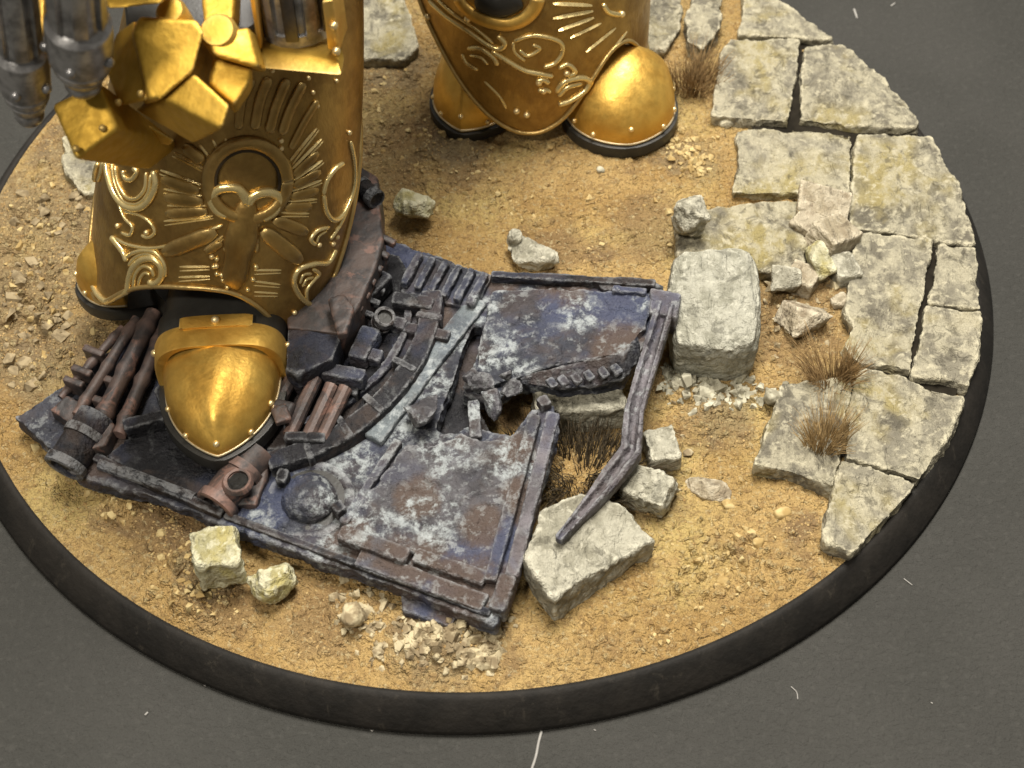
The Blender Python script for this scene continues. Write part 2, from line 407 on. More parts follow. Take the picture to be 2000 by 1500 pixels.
child('joint_shade_bed', tomesh(bm), mat_plain('joint_shade', (.012, .010, .007), .95, spec=.1, var=.8), pave)  # near-black sheet: the shade deep in the slab joints, put into colour
SLABS = [
    ([(1452, -120), (1640, -90), (1660, 60), (1618, 77), (1441, 66), (1450, 20)], .13),
    ([(1426, 74), (1490, 80), (1561, 80), (1556, 150), (1540, 238), (1470, 232), (1389, 226), (1398, 170), (1409, 100)], .14),
    ([(1572, 86), (1660, 82), (1830, 215), (1790, 248), (1680, 246), (1561, 233), (1566, 160)], .13),
    ([(1437, 254), (1550, 252), (1666, 260), (1662, 320), (1656, 386), (1540, 376), (1430, 376), (1440, 320)], .12),
    ([(1676, 262), (1780, 266), (1880, 270), (1960, 460), (1890, 478), (1780, 460), (1658, 444), (1664, 350)], .13),
    ([(1675, 452), (1750, 462), (1820, 468), (1812, 540), (1799, 590), (1790, 650), (1779, 723), (1720, 712), (1675, 707), (1645, 672), (1665, 640), (1650, 600), (1656, 545), (1665, 500)], .14),
    ([(1832, 476), (1880, 480), (1970, 486), (1970, 612), (1880, 598), (1812, 592), (1822, 530)], .13),
    ([(1808, 597), (1870, 602), (1970, 616), (1960, 780), (1885, 752), (1840, 738), (1780, 734), (1795, 660)], .13),
    ([(1690, 722), (1740, 730), (1800, 750), (1960, 795), (1890, 980), (1800, 938), (1720, 912), (1652, 893), (1658, 800), (1668, 745)], .13),
    ([(1525, 742), (1590, 740), (1662, 738), (1654, 800), (1645, 890), (1628, 948), (1550, 925), (1472, 905), (1490, 842), (1514, 795)], .17),
    ([(1645, 900), (1720, 918), (1800, 944), (1900, 990), (1720, 1150), (1664, 1080), (1612, 1056), (1618, 990), (1632, 950)], .14),
    ([(1338, 36), (1365, -30), (1412, -30), (1406, 55), (1372, 95), (1342, 80)], .20),
    ([(1235, -40), (1330, -60), (1328, 60), (1290, 100), (1230, 90)], .10),
    ([(660, -60), (760, -60), (800, 20), (815, 90), (790, 116), (680, 112)], .12),
    ([(118, 265), (180, 255), (230, 300), (220, 372), (165, 378), (125, 340)], .10),
]
for i, (poly, h) in enumerate(SLABS):
    z = G + h
    P = [at(x, y, z) for x, y in poly]
    P = clip_circle([(p.x, p.y) for p in P], RT + .005)
    # a worn outline: extra points pushed in and out
    rr = random.Random(i); Q = []
    for k in range(len(P)):
        a, b = Vector(P[k]), Vector(P[(k + 1) % len(P)]); n = max(1, int((b - a).length / .11))
        onrim = math.hypot(*a) > RT - .03 and math.hypot(*b) > RT - .03
        for j in range(n):
            q = a.lerp(b, j / n)
            if not onrim and j: q += Vector((rr.gauss(0, .005), rr.gauss(0, .005)))
            Q.append((q.x, q.y, z))
    bm = bmesh.new(); add_prism(bm, Q, (0, 0, -(h + .04)))
    me = dense(bm, .019)
    rough(me, [(1.6, .03), (4, .024), (9, .014), (22, .008)], i * 7.3)
    # sloping chips along the top edge
    child('paving_slab', me, STONE, pave)

# ------------------------------------------------------------------ rocks
def rock_mesh(c, size, rot=0.0, seed=0, blocky=.6, vox=.022, tilt=(0, 0), amps=((3, .05), (9, .025), (22, .009)), npts=26):
    rr = random.Random(seed); pts = []
    for i in range(npts):
        v = Vector((rr.gauss(0, 1), rr.gauss(0, 1), rr.gauss(0, 1))).normalized()
        m = max(abs(x) for x in v); k = (1 - blocky) + blocky / m
        k *= rr.uniform(.86, 1.0)
        pts.append(Vector((v.x * k * size[0] / 2, v.y * k * size[1] / 2, v.z * k * size[2] / 2)))
    if blocky > .5:
        for sx in (-1, 1):
            for sy in (-1, 1):
                for sz in (-1, 1):
                    q = rr.uniform(.8, .97)
                    pts.append(Vector((sx * size[0] / 2 * q, sy * size[1] / 2 * rr.uniform(.84, .98), sz * size[2] / 2 * rr.uniform(.86, .98))))
    M = Matrix.Translation(Vector(c)) @ Matrix.Rotation(R(rot), 4, 'Z') @ Matrix.Rotation(R(tilt[0]), 4, 'X') @ Matrix.Rotation(R(tilt[1]), 4, 'Y')
    bm = hull([M @ p for p in pts]); me = dense(bm, vox)
    s = min(1.0, min(size) / .5)
    return rough(me, [(f / max(s, .5), a * s) for f, a in amps], seed * 3.1)
def rock(px, py, zoff, size, label, mat=STONE, rot=0, seed=0, name='rock', group=None, **k):
    g = at(px, py, G + zoff + size[2] / 2)
    z = gz(g.x, g.y) + zoff + size[2] * .5 - .05
    c = at(px, py, z); me = rock_mesh((c.x, c.y, z), size, rot, seed, **k)
    return tag(link(name, me, mat), label, 'rock', group)
def block(pix, zs, vec, label, mat, seed, vox=.022, bevel=.05, name='stone_block', amps=((2.5, .03), (8, .018), (22, .008))):
    P = [at(x, y, z) for (x, y), z in zip(pix, zs)]
    bm = prism(P, vec, bevel, 2); me = dense(bm, vox); rough(me, amps, seed)
    return tag(link(name, me, mat), label, 'stone')
block([(1312, 492), (1340, 478), (1440, 474), (1478, 482), (1490, 560), (1484, 668), (1430, 684), (1318, 672), (1302, 560)], [.86, .88, .88, .88, .84, .78, .76, .76, .82], (.02, .06, -.58),
      'large pale rounded stone block beside the bent strut', STONE5, 2.2, bevel=.13, amps=((2.5, .02), (8, .010), (22, .006)))
block([(1318, 412), (1420, 396), (1566, 388), (1570, 460), (1572, 532), (1490, 530), (1320, 500)], [.40] * 7, (0, .02, -.18),
      'flat broken slab lying behind the large pale block', STONE, 5.2, bevel=.03)
rock(1350, 424, .16, (.38, .34, .40), 'pointed stone chip on top of the slab behind the pale block', STONE2, 20, 31, blocky=.3)
rock(1606, 400, .14, (.50, .34, .15), 'thin flat stone shard lying topmost in the rubble heap', STONE4, -15, 12, tilt=(14, 8), npts=9, amps=((3, .02), (12, .012), (25, .006)))
rock(1628, 464, .10, (.42, .34, .26), 'angular brown shard in the rubble beside the flagstones', STONE4, 35, 13, tilt=(0, 15), npts=9, amps=((3, .02), (12, .012), (25, .006)))
rock(1604, 512, .05, (.30, .50, .28), 'long yellowish stone leaning in the rubble right of the slab', STONE3, 25, 14, blocky=.4, npts=9, amps=((3, .02), (12, .012), (25, .006)))
rock(1527, 540, .08, (.38, .34, .30), 'small grey rock in front of the broken slab', STONE2, 10, 15, blocky=.4, npts=9, amps=((3, .02), (12, .012), (25, .006)))
rock(1560, 622, -.02, (.56, .50, .26), 'sand-coloured broken stone half buried behind the grass tuft', STONE4, 30, 16, blocky=.3, npts=9, amps=((3, .02), (12, .012), (25, .006)))
A9 = ((3, .02), (12, .012), (25, .006))
rock(1578, 446, .04, (.26, .30, .26), 'brown angular stone tucked between the flat slab and the rubble', STONE4, 50, 41, npts=9, amps=A9)
rock(1648, 530, .02, (.24, .30, .22), 'grey stone squeezed between the rubble and the tall flagstone', STONE2, 15, 42, npts=9, amps=A9)
rock(1566, 548, .0, (.30, .26, .22), 'low brown stone below the small grey rock', STONE4, -30, 43, npts=9, amps=A9)
rock(1640, 590, .0, (.2, .2, .14), 'small buried stone at the left edge of a flagstone', STONE4, 30, 17, blocky=.3)
block([(1056, 992), (1135, 958), (1204, 976), (1282, 1054), (1200, 1098), (1112, 1148), (1082, 1172), (1020, 1092)], [.62, .60, .56, .52, .54, .60, .62, .66], (.02, .03, -.40),
      'tilted square stone block under the bent strut end', STONE2, 8.8, bevel=.025)
rock(1292, 880, .04, (.27, .33, .22), 'small pale stone just right of the strut bend', STONE2, 10, 21)
rock(1262, 958, .04, (.42, .30, .26), 'angular stone wedged under the lower strut arm', STONE2, -25, 22, tilt=(10, 0))
rock(1385, 956, -.02, (.48, .26, .14), 'low flat sandy stone right of the bent strut', STONE4, -20, 23, blocky=.2, npts=14, amps=((3, .03), (12, .015), (25, .006)))
rock(1424, 985, -.01, (.14, .12, .10), 'tiny sandy stone beside the low flat sandy one', GRAV_Y, 0, 24, blocky=.3)
rock(428, 1090, .10, (.36, .34, .36), 'yellowish cube-shaped rock at the lower left of the wreck', STONE3, 15, 25, blocky=.8)
rock(534, 1133, .06, (.34, .32, .30), 'small faceted yellowish rock right of the cube-shaped one', STONE3, 40, 26, blocky=.5)
rock(808, 405, .06, (.38, .36, .32), 'rounded pale yellow rock behind the wreck', STONE3, 10, 27, blocky=.3)
rock(1028, 497, .02, (.66, .36, .22), 'jagged grey rock on the sand at the rear edge of the wreck', STONE2, -18, 28, blocky=.4, npts=10, amps=((3, .05), (9, .03), (22, .010)))
rock(1006, 465, .10, (.16, .16, .20), 'sharp stone splinter on the jagged grey rock', STONE2, 5, 29, blocky=.1)
rock(1173, 332, .02, (.09, .10, .08), 'tiny round white pebble alone on the ochre sand', GRAV_W, 0, 30, blocky=.1, vox=.012)
rock(1412, 1135, .0, (.11, .10, .10), 'small pale pebble on the sand left of the lowest flagstone', GRAV_Y, 0, 33, blocky=.4, vox=.012)
rock(1482, 1062, .0, (.11, .10, .10), 'small round crumb of sand below the lowest flagstone', GRAV_Y, 0, 34, blocky=.4, vox=.012)
rock(1530, 1002, .0, (.16, .11, .09), 'small ochre pebble nearest the notch of the flagstones', GRAV_Y, 20, 35, blocky=.4, vox=.014)
rock(690, 1203, .03, (.19, .20, .18), 'dark pebble with a white crest below the wreck edge', GRAV_D, 20, 36, blocky=.4, vox=.014)
rock(1508, 772, .04, (.17, .18, .2), 'small white stone on the corner of the raised flagstone', GRAV_W, 20, 37, blocky=.4, vox=.014)
rock(1130, 795, .0, (.80, .34, .34), 'pale stone seen through the torn gap in the wreck', STONE2, 4, 38, blocky=.8)
rock(1420, 240, .0, (.2, .14, .12), 'small stone between the gold toe and the flagstones', STONE, 4, 39, blocky=.3)

def scatter(name, label, spots, mat, seed, sizes=(.02, .06), cat='gravel'):
    """spots: (px, py, spread x, spread y, how many)"""
    rr = random.Random(seed); bm = bmesh.new()
    for px, py, sx, sy, n in spots:
        for _ in range(n):
            g = at(rr.gauss(px, sx), rr.gauss(py, sy), G)
            if math.hypot(g.x, g.y) > RT - .1: continue
            s = rr.uniform(*sizes) * (1 + .5 * (rr.random() < .15)); z = gz(g.x, g.y) + s * rr.uniform(-.35, .3)
            t = bmesh.new()
            for _k in range(11):
                v = Vector((rr.gauss(0, 1), rr.gauss(0, 1), rr.gauss(0, .8))).normalized() * s * rr.uniform(.75, 1)
                t.verts.new(v + Vector((g.x, g.y, z)))
            bmesh.ops.convex_hull(t, input=t.verts)
            bmesh.ops.delete(t, geom=[v for v in t.verts if not v.link_faces], context='VERTS')
            m2 = bpy.data.meshes.new('x'); t.to_mesh(m2); t.free(); bm.from_mesh(m2); bpy.data.meshes.remove(m2)
    return tag(link(name, tomesh(bm), mat, smooth=False), label, cat, kind='stuff')
scatter('gravel', 'whitish gravel heaped in front of the large pale block', [(1330, 755, 26, 16, 60), (1390, 780, 40, 16, 80), (1460, 770, 25, 14, 45), (1310, 730, 14, 10, 20)], GRAV_W, 1, (.025, .055))
scatter('gravel', 'sandy gravel beside the right gold toe', [(1340, 285, 26, 18, 70), (1355, 325, 20, 15, 45)], GRAV_Y, 2, (.018, .042))
scatter('gravel', 'mixed grey gravel spilled below the lower corner of the wreck', [(880, 1245, 45, 22, 110), (780, 1225, 60, 25, 70), (920, 1290, 40, 14, 50), (690, 1200, 30, 25, 30), (800, 1280, 40, 14, 40), (960, 1240, 18, 18, 25)], GRAV_D, 3, (.02, .05))
scatter('gravel', 'ochre crumbs on the sand at the lower right', [(1420, 1100, 50, 35, 45), (1370, 1170, 60, 30, 25), (1330, 1240, 60, 20, 15)], GRAV_Y, 4, (.012, .03))
scatter('gravel', 'coarse ochre crumbs at the left edge of the base', [(80, 560, 60, 90, 70), (380, 1160, 45, 50, 70), (240, 985, 50, 30, 30)], GRAV_Y, 5, (.015, .045))
scatter('gravel', 'small crumbs on the sand behind the wreck', [(860, 300, 90, 45, 60), (980, 390, 90, 40, 30), (1200, 400, 120, 40, 20), (740, 200, 40, 60, 25)], GRAV_Y, 6, (.012, .035))
scatter('gravel', 'loose stone crumbs among the rubble in front of the flagstones', [(1570, 600, 50, 50, 40), (1270, 900, 40, 50, 25), (1600, 540, 30, 20, 20)], GRAV_D, 7, (.02, .05))

scatter('rubble', 'greyish crumbly rubble along the far left edge of the base', [(50, 560, 30, 40, 22), (90, 640, 30, 30, 16), (120, 440, 25, 30, 14), (40, 690, 25, 30, 14), (70, 400, 40, 25, 8)], mat_gravel('earthy_rubble', (.20, .155, .09), (.34, .27, .16)), 9, (.03, .075))
def grains(n, seed):
    rr = random.Random(seed); V, F = [], []
    for _ in range(n):
        a = rr.uniform(0, 6.283); q = (RT - .06) * math.sqrt(rr.random()); x, y = q * math.cos(a), q * math.sin(a)
        if fbm((x, y, 0), 1.5, 2, 5.0) < rr.uniform(-.5, .25): continue
        s = rr.uniform(.005, .013); z = gz(x, y) + s * .2; b = len(V)
        V += [(x + s * rr.uniform(.6, 1.2), y, z), (x - s, y + s * rr.uniform(-.4, .4), z), (x, y + s * rr.uniform(.6, 1.2), z), (x, y - s, z), (x + s * rr.uniform(-.4, .4), y, z + s * rr.uniform(.6, 1)), (x, y, z - s)]
        for i, j, k in ((0, 2, 4), (2, 1, 4), (1, 3, 4), (3, 0, 4), (2, 0, 5), (1, 2, 5), (3, 1, 5), (0, 3, 5)): F.append((b + i, b + j, b + k))
    me = bpy.data.meshes.new('m'); me.from_pydata(V, [], F); me.update(); return me
tag(link('sand_grains', grains(26000, 3), mat_gravel('sand_grain', (.34, .22, .09), (.50, .36, .165)), smooth=False), 'loose ochre sand grains strewn over the base', 'sand', kind='stuff')
# ------------------------------------------------------------------ grass tufts
def tuft(px, py, n, length, spread, label, mat, seed, base=.09, lean=(0, 0), zoff=0.0, flat=0.0):
    rr = random.Random(seed); c = at(px, py, G + .08 + zoff); bm = bmesh.new()
    z0 = min(gz(c.x, c.y), G + .1) + zoff
    cl = [(rr.uniform(0, 6.283), rr.uniform(.5, 1.15), rr.uniform(.2, 1)) for _ in range(16)]
    for i in range(n):
        ca, cL, co = cl[i % 16]
        a = ca + rr.gauss(0, .35); q = math.sqrt(rr.random()) * base
        p = Vector((c.x + q * math.cos(a) * 1.5, c.y + q * math.sin(a), z0 - .02))
        L = length * cL * rr.uniform(.6, 1.05); out = spread * co * rr.uniform(.6, 1.2)
        dv = Vector((math.cos(a) * out + lean[0] + rr.gauss(0, .08), math.sin(a) * out + lean[1] + rr.gauss(0, .08), max(.12, 1 - flat * rr.random()))).normalized()
        pts = [p, p + dv * L * .5, p + dv * L + Vector((math.cos(a), math.sin(a), -.6)) * L * .3 * out + Vector((rr.gauss(0, .02), rr.gauss(0, .02), 0))]
        pts = catmull(pts, 2); r = rr.uniform(.004, .0065)
        add_tube(bm, pts, [r * (1 - .8 * k / (len(pts) - 1)) for k in range(len(pts))], 3)
    return tag(link('grass_tuft', tomesh(bm), mat), label, 'grass tuft')
tuft(1352, 160, 420, .42, .55, 'dark brown grass tuft behind the right gold toe', GRASS, 1, .16)
tuft(1625, 745, 330, .46, .6, 'straw-brown grass tuft rooted between flagstones by the rubble', GRASS, 2, .10, (-.2, .1), .06)
tuft(1612, 868, 300, .42, .55, 'golden brown grass tuft on the cracked lower flagstone', GRASS2, 3, .09, (.1, .2), .10)
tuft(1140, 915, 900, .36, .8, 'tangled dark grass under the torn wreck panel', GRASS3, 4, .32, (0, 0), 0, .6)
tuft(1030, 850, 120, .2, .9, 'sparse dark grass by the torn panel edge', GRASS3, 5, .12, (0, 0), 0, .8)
# ------------------------------------------------------------------ the wrecked hull panel
WA, WB, WC = at(28, 815, .52), at(965, 1220, .54), at(1325, 580, .80)
WN = (WB - WA).cross(WC - WA).normalized()
if WN.z < 0: WN = -WN
WU = (WB - WA).normalized(); WV = WN.cross(WU)
def pp(px, py, h=0.0):
    v = ray(px, py); return CAM + v * ((WA + WN * h - CAM).dot(WN) / v.dot(WN))
wreck = empty('wrecked_hull_panel', (WA + WB + WC) / 3 - Vector((0, 0, .5)), 'torn blue-grey vehicle hull panel with exposed machinery lying under the gold foot', 'wreckage')
WHITE_P = [(p(*a), r) for p in (pp,) for a, r in tuple((a_, r_ * .85) for a_, r_ in (((950, 600), .22), ((900, 660), .2), ((840, 740), .22), ((770, 830), .25), ((960, 690), .28), ((1020, 740), .2), ((930, 800), .25), ((880, 880), .3), ((1000, 900), .25), ((720, 1030), .28), ((660, 990), .25), ((500, 1010), .2), ((640, 1080), .18), ((1130, 620), .22), ((1250, 590), .12), ((690, 900), .25), ((1060, 930), .2), ((660, 740), .18), ((1230, 700), .15), ((840, 1010), .3), ((960, 1190), .12)))]
BROWN_P = [(pp(*a), r) for a, r in (((1010, 880), .22), ((1030, 980), .2), ((820, 980), .2), ((800, 1110), .3), ((690, 1060), .2), ((900, 1150), .3), ((1100, 545), .3), ((980, 545), .2), ((1210, 690), .25), ((940, 1030), .2), ((840, 620), .2), ((1010, 1150), .2), ((180, 880), .3))]
BLUE_P = [(pp(*a), r) for a, r in (((790, 490), .25), ((1200, 600), .35), ((1100, 600), .2), ((500, 1020), .25), ((730, 670), .2), ((840, 1190), .25), ((250, 650), .3), ((960, 1090), .2), ((560, 950), .2), ((900, 1090), .15), ((1000, 1050), .2))]
WRECK = mat_wreck('scuffed_hull_paint', .4, .3, .35, patches=True)
WRECK_P = mat_wreck('frosted_hull_paint', .45, .4, .25, 4.4, (.046, .044, .048), patches=True)
WRECK_B = mat_wreck('blue_hull_paint', .4, .4, .4, 2.1, patches=True)
WRECK_D = mat_wreck('dark_oily_metal', .16, .45, .25, 5.7, (.013, .013, .015))
WRECK_F = mat_wreck('strut_metal', .5, .4, .5, 9.7, (.09, .083, .09))
def wpart(name, bm, mat, vox=.016, amps=((3, .010), (14, .005)), seed=0.0, parent=None, label=None):
    me = dense(bm, vox) if vox else tomesh(bm, R(35))
    if amps: rough(me, amps, seed)
    o = child(name, me, mat, parent or wreck)
    if label: o['label'] = label
    return o
def plate(name, pix, h1, h0, mat, bevel=.012, wob=0.0, **k):
    rr = random.Random(len(pix) * 7 + int(pix[0][0])); Q = []
    P = [pp(x, y, h1) for x, y in pix]
    for i in range(len(P)):
        a, b = P[i], P[(i + 1) % len(P)]; n = max(1, int((b - a).length / .09)) if wob else 1
        for j in range(n):
            q = a.lerp(b, j / n)
            if j: q = q + WU * rr.gauss(0, wob) + WV * rr.gauss(0, wob)
            Q.append(q)
    return wpart(name, prism(Q, -WN * (h1 - h0), 0 if wob else bevel), mat, **k)
def barp(p0, p1, wd, th, up=WN):
    p0, p1 = Vector(p0), Vector(p1); t = (p1 - p0).normalized(); s = t.cross(up).normalized() * (wd / 2); u = s.cross(t).normalized() * th
    if u.dot(up) < 0: u = -u
    return prism([p0 - s + u, p0 + s + u, p1 + s + u, p1 - s + u], -u, min(wd, th) * .16)
def bar(name, a, b, wd, h0, h1, mat, vox=.014, amps=((3, .007), (16, .004)), **k):
    return wpart(name, barp(pp(a[0], a[1], h0), pp(b[0], b[1], h0), wd, h1 - h0), mat, vox, amps, seed=a[0] * .1, **k)
def sweep(name, pix, wd, h0, h1, mat, vox=.015, amps=((4, .008), (16, .005)), parent=None, k=5):
    pts = catmull([pp(x, y, h0) for x, y in pix], k); bm = bmesh.new(); rings = []
    for i, p in enumerate(pts):
        t = (pts[min(i + 1, len(pts) - 1)] - pts[max(i - 1, 0)]).normalized(); s = t.cross(WN).normalized() * wd / 2; u = WN * (h1 - h0)
        rings.append([bm.verts.new(q) for q in (p - s, p + s, p + s * .85 + u, p - s * .85 + u)])
    for a, b in zip(rings, rings[1:]):
        for j in range(4): bm.faces.new((a[j], a[(j + 1) % 4], b[(j + 1) % 4], b[j]))
    bm.faces.new(rings[0][::-1]); bm.faces.new(rings[-1])
    return wpart(name, bm, mat, vox, amps, parent=parent)
def pipe(name, p0, p1, r, mat, bore=.68, depth=.12, n=24, vox=None, parent=None):
    p0, p1 = Vector(p0), Vector(p1); L = (p1 - p0).length
    pr = [(depth, 1e-4), (depth, r * bore), (0, r * bore), (-.01, r * .85), (0, r), (.07, r * 1.0), (.075, r * .9), (L * .55, r * .9), (L * .56, r), (L * .7, r), (L * .71, r * .88), (L, r * .88), (L, 1e-4)]
    bm = bmesh.new(); add_lathe(bm, p0, p1 - p0, pr, n, cap=False)
    bmesh.ops.remove_doubles(bm, verts=bm.verts, dist=2e-4)
    me = tomesh(bm, R(35)); o = child(name, me, mat, parent or wreck)
    if depth:
        d = (p1 - p0).normalized(); b2 = bmesh.new(); add_lathe(b2, p0 + d * .03, d, [(0, 1e-3), (0, r * bore * .99), (.02, r * bore * .99)], n); child('bore', tomesh(b2, R(35)), BLACK, o)  # black disc paints the darkness inside the pipe mouth
    return o

# the main sheet, torn open at the right
base = plate('hull_sheet', [(28, 815), (150, 925), (300, 972), (430, 1022), (600, 1086), (780, 1150), (965, 1220), (1000, 1135), (1045, 1005), (1085, 832), (1078, 792), (1040, 806), (1000, 850), (950, 842), (915, 832), (868, 846), (852, 838), (905, 690), (924, 636), (942, 640), (925, 700), (900, 772), (965, 782), (1010, 748), (1110, 756), (1215, 736), (1245, 690), (1280, 640), (1325, 580), (1280, 558), (1100, 552), (960, 540), (870, 505), (770, 472), (700, 400), (560, 385), (400, 500), (265, 640), (150, 730)],
      -.02, -.17, WRECK, wob=.006, amps=((1.2, .03), (4, .018), (16, .009)))
plate('crack_shade_sheet', [(845, 850), (895, 660), (930, 615), (975, 640), (955, 720), (935, 800), (960, 850), (900, 870)], -.19, -.24, WRECK_D, bevel=.01)  # dark sheet added below the crack to stand in for its shade
# lower torn panel with its raised borders
low = plate('torn_panel', [(795, 866), (835, 872), (868, 862), (900, 846), (925, 856), (985, 862), (1030, 822), (1052, 800), (1040, 870), (1000, 1010), (962, 1128), (900, 1112), (780, 1070), (672, 1030), (730, 950)],
      .035, -.04, WRECK_P, wob=.010, amps=((2, .022), (6, .018), (20, .008)), seed=3)
bar('raised_border', (668, 1052), (800, 1100), .13, -.03, .10, WRECK_P)
bar('raised_border', (812, 1092), (950, 1140), .12, -.03, .06, WRECK_P)
bar('raised_border', (700, 1095), (948, 1186), .14, -.03, .05, WRECK_P)
bar('raised_border', (1046, 822), (958, 1146), .10, -.02, .085, WRECK_P)
bar('edge_flange', (1082, 822), (1000, 1140), .10, -.10, .03, WRECK_F)
bar('edge_flange', (996, 1146), (972, 1214), .12, -.14, .06, WRECK_P)
bar('edge_lip', (190, 905), (440, 1016), .07, -.06, .06, WRECK_D)
bar('edge_lip', (445, 1020), (960, 1212), .06, -.10, .03, WRECK_D)
plate('hinge_flap', [(782, 1158), (896, 1198), (880, 1226), (788, 1192)], -.13, -.26, WRECK_B)
plate('hinge_flap', [(1160, 548), (1210, 538), (1270, 545), (1300, 560), (1180, 566)], .03, -.12, WRECK_D)
# upper torn panel, curling along its lower edge
plate('torn_panel', [(962, 566), (1060, 560), (1180, 566), (1278, 582), (1262, 640), (1225, 690), (1120, 706), (1040, 724), (1005, 742), (940, 760), (906, 756), (934, 700), (946, 645)], .05, -.05, WRECK_B, wob=.009, amps=((1.6, .035), (6, .018), (20, .008)), seed=5)
bm = bmesh.new(); up_ = []
for (x, y, h, x2, y2, h2) in ((1010, 742, .06, 1016, 752, .02), (1080, 718, .10, 1090, 760, .03), (1150, 702, .13, 1160, 756, .05), (1215, 690, .15, 1216, 742, .08), (1246, 652, .13, 1250, 700, .07)):
    a, b = pp(x, y, h), pp(x2, y2, h2); n = (b - a).cross(WU).normalized() * .05
    if n.z < 0: n = -n
    up_.append([bm.verts.new(q) for q in (a, b, b - n, a - n)])
for a, b in zip(up_, up_[1:]):
    for j in range(4): bm.faces.new((a[j], a[(j + 1) % 4], b[(j + 1) % 4], b[j]))
bm.faces.new(up_[0][::-1]); bm.faces.new(up_[-1])
curl = wpart('curled_edge', bm, WRECK_D, .016, ((5, .012), (18, .008)), 2)
for x, y in ((1070, 742), (1092, 738), (1118, 734), (1142, 728), (1170, 722), (1196, 716)):
    b = barp(pp(x, y, .12), pp(x + 14, y + 18, .10), .07, .05); wpart('tooth', b, WRECK, .014, ((9, .005),), x, curl)
for x, y, s in ((968, 775, .10), (940, 748, .09), (1005, 758, .08), (915, 742, .08), (828, 808, .15), (985, 735, .07)):
    wpart('bent_shard', hull([pp(x, y, .1) + Vector((random.Random(x + i).gauss(0, s * .6), random.Random(y + i).gauss(0, s * .6), random.Random(x * y + i).gauss(0, s * .5))) for i in range(12)]), WRECK_P, .014, ((8, .02),), x)
bar('torn_strip', (925, 790), (930, 862), .09, -.02, .05, WRECK_P)
bar('torn_strip', (1052, 800), (1074, 790), .10, -.02, .08, WRECK_P)
# sheet border at the top right corner
bar('edge_lip', (960, 548), (1280, 566), .07, -.04, .06, WRECK_D)
bar('bolt_strip', (1196, 572), (1262, 578), .06, .03, .10, WRECK_P)
plate('corner_block', [(1270, 562), (1330, 572), (1322, 620), (1268, 610)], .09, -.16, WRECK_F)
# bent strut
SP = [pp(1300, 598, .05), pp(1272, 690, .05), pp(1238, 806, .03), pp(1232, 884, .00), pp(1172, 962, -.02), at(1090, 1056, .68)]
SP = [p if i == 0 else p for i, p in enumerate(SP)]
bm = bmesh.new(); rings = []
pts = []
for i in range(len(SP) - 1): pts += [SP[i].lerp(SP[i + 1], j / 4) for j in range(4)]
pts.append(SP[-1])
for i, p in enumerate(pts):
    t = (pts[min(i + 1, len(pts) - 1)] - pts[max(i - 1, 0)]).normalized(); s = t.cross(WN).normalized()
    wd = .078 * (1 - .6 * max(0, (i - 15) / (len(pts) - 16))) ; u = WN * (.07 if i < 18 else .05)
    rings.append([bm.verts.new(q) for q in (p - s * wd - u, p + s * wd - u, p + s * wd + u * .8, p + s * wd * .45 + u, p + s * wd * .1 - u * .1, p - s * wd * .3 + u * .1, p - s * wd * .6 + u * 1.1, p - s * wd + u * .7)])
for a, b in zip(rings, rings[1:]):
    for j in range(8): bm.faces.new((a[j], a[(j + 1) % 8], b[(j + 1) % 8], b[j]))
bm.faces.new(rings[0][::-1]); bm.faces.new(rings[-1])
wpart('bent_strut', bm, WRECK_F, .014, ((2, .008), (12, .004)), 4, label='bent angle-iron strut hanging off the torn corner')
# frosted strip and the dark crack beside it
bar('frosted_strip', (935, 590), (728, 862), .17, -.03, .03, mat_wreck('frosted_strip_paint', .6, .15, .2, 6.6, (.085, .098, .105), patches=True))
bar('panel_edge', (780, 868), (672, 1030), .07, -.03, .05, WRECK_P)
# ring of heavy conduit
ring = sweep('conduit_arc', [(846, 588), (842, 640), (818, 710), (772, 778), (700, 846), (620, 890), (530, 918)], .19, -.05, .10, WRECK_D)
for a, b in (((815, 742), (770, 718)), ((752, 822), (716, 790)), ((690, 872), (664, 832)), ((866, 640), (816, 632)), ((614, 914), (600, 872))):
    wpart('clamp', barp(pp(*a, -.03), pp(*b, -.03), .06, .145), WRECK_D, .018, ((6, .005),), a[0], ring)
sweep('inner_rail', [(800, 596), (796, 650), (765, 715), (720, 765), (650, 815), (560, 850)], .07, -.05, .06, WRECK)
bar('bracket', (770, 600), (850, 612), .12, -.02, .13, WRECK_D)
bar('bracket', (790, 650), (880, 668), .10, -.02, .08, WRECK_D)
# louvre grille
gr = plate('grille_frame', [(812, 492), (962, 536), (926, 606), (782, 568)], .03, -.06, WRECK)
for i in range(6):
    x = 822 + i * 25.5; y = 505 + i * 7.8
    wpart('louvre', barp(pp(x, y, .02), pp(x - 32, y + 60, .02), .062, .085), WRECK, .014, ((7, .010), (20, .006)), i, gr)
# dome knob in its dished seat
dc = pp(606, 978, -.03); bm = bmesh.new()
add_lathe(bm, dc, WN, [(0, .34), (.02, .33), (.028, .30), (.02, .27), (.005, .25), (.0, .22)], 40, cap=False)
bmesh.ops.create_circle(bm, cap_ends=True, segments=40, radius=.225, matrix=Matrix.Translation(dc + WN * .004) @ WN.to_track_quat('Z', 'Y').to_matrix().to_4x4())
seat = wpart('knob_seat', bm, WRECK, None, ((6, .005),))
bm = bmesh.new(); add_lathe(bm, dc, WN, [(.006, .20), (.012, .20), (.012, .262), (.006, .262)], 40, cap=False); wpart('knob_groove_shade', bm, BLACK, None, None)  # flat black ring paints the shade of a deep groove
bm = bmesh.new(); add_lathe(bm, dc, WN, [(0, .205), (.03, .205)] + [(.03 + .13 * math.sin(R(a)), .205 * math.cos(R(a))) for a in range(8, 91, 9)], 40)
wpart('dome_knob', bm, WRECK, .015, ((5, .012), (18, .006)), 3)
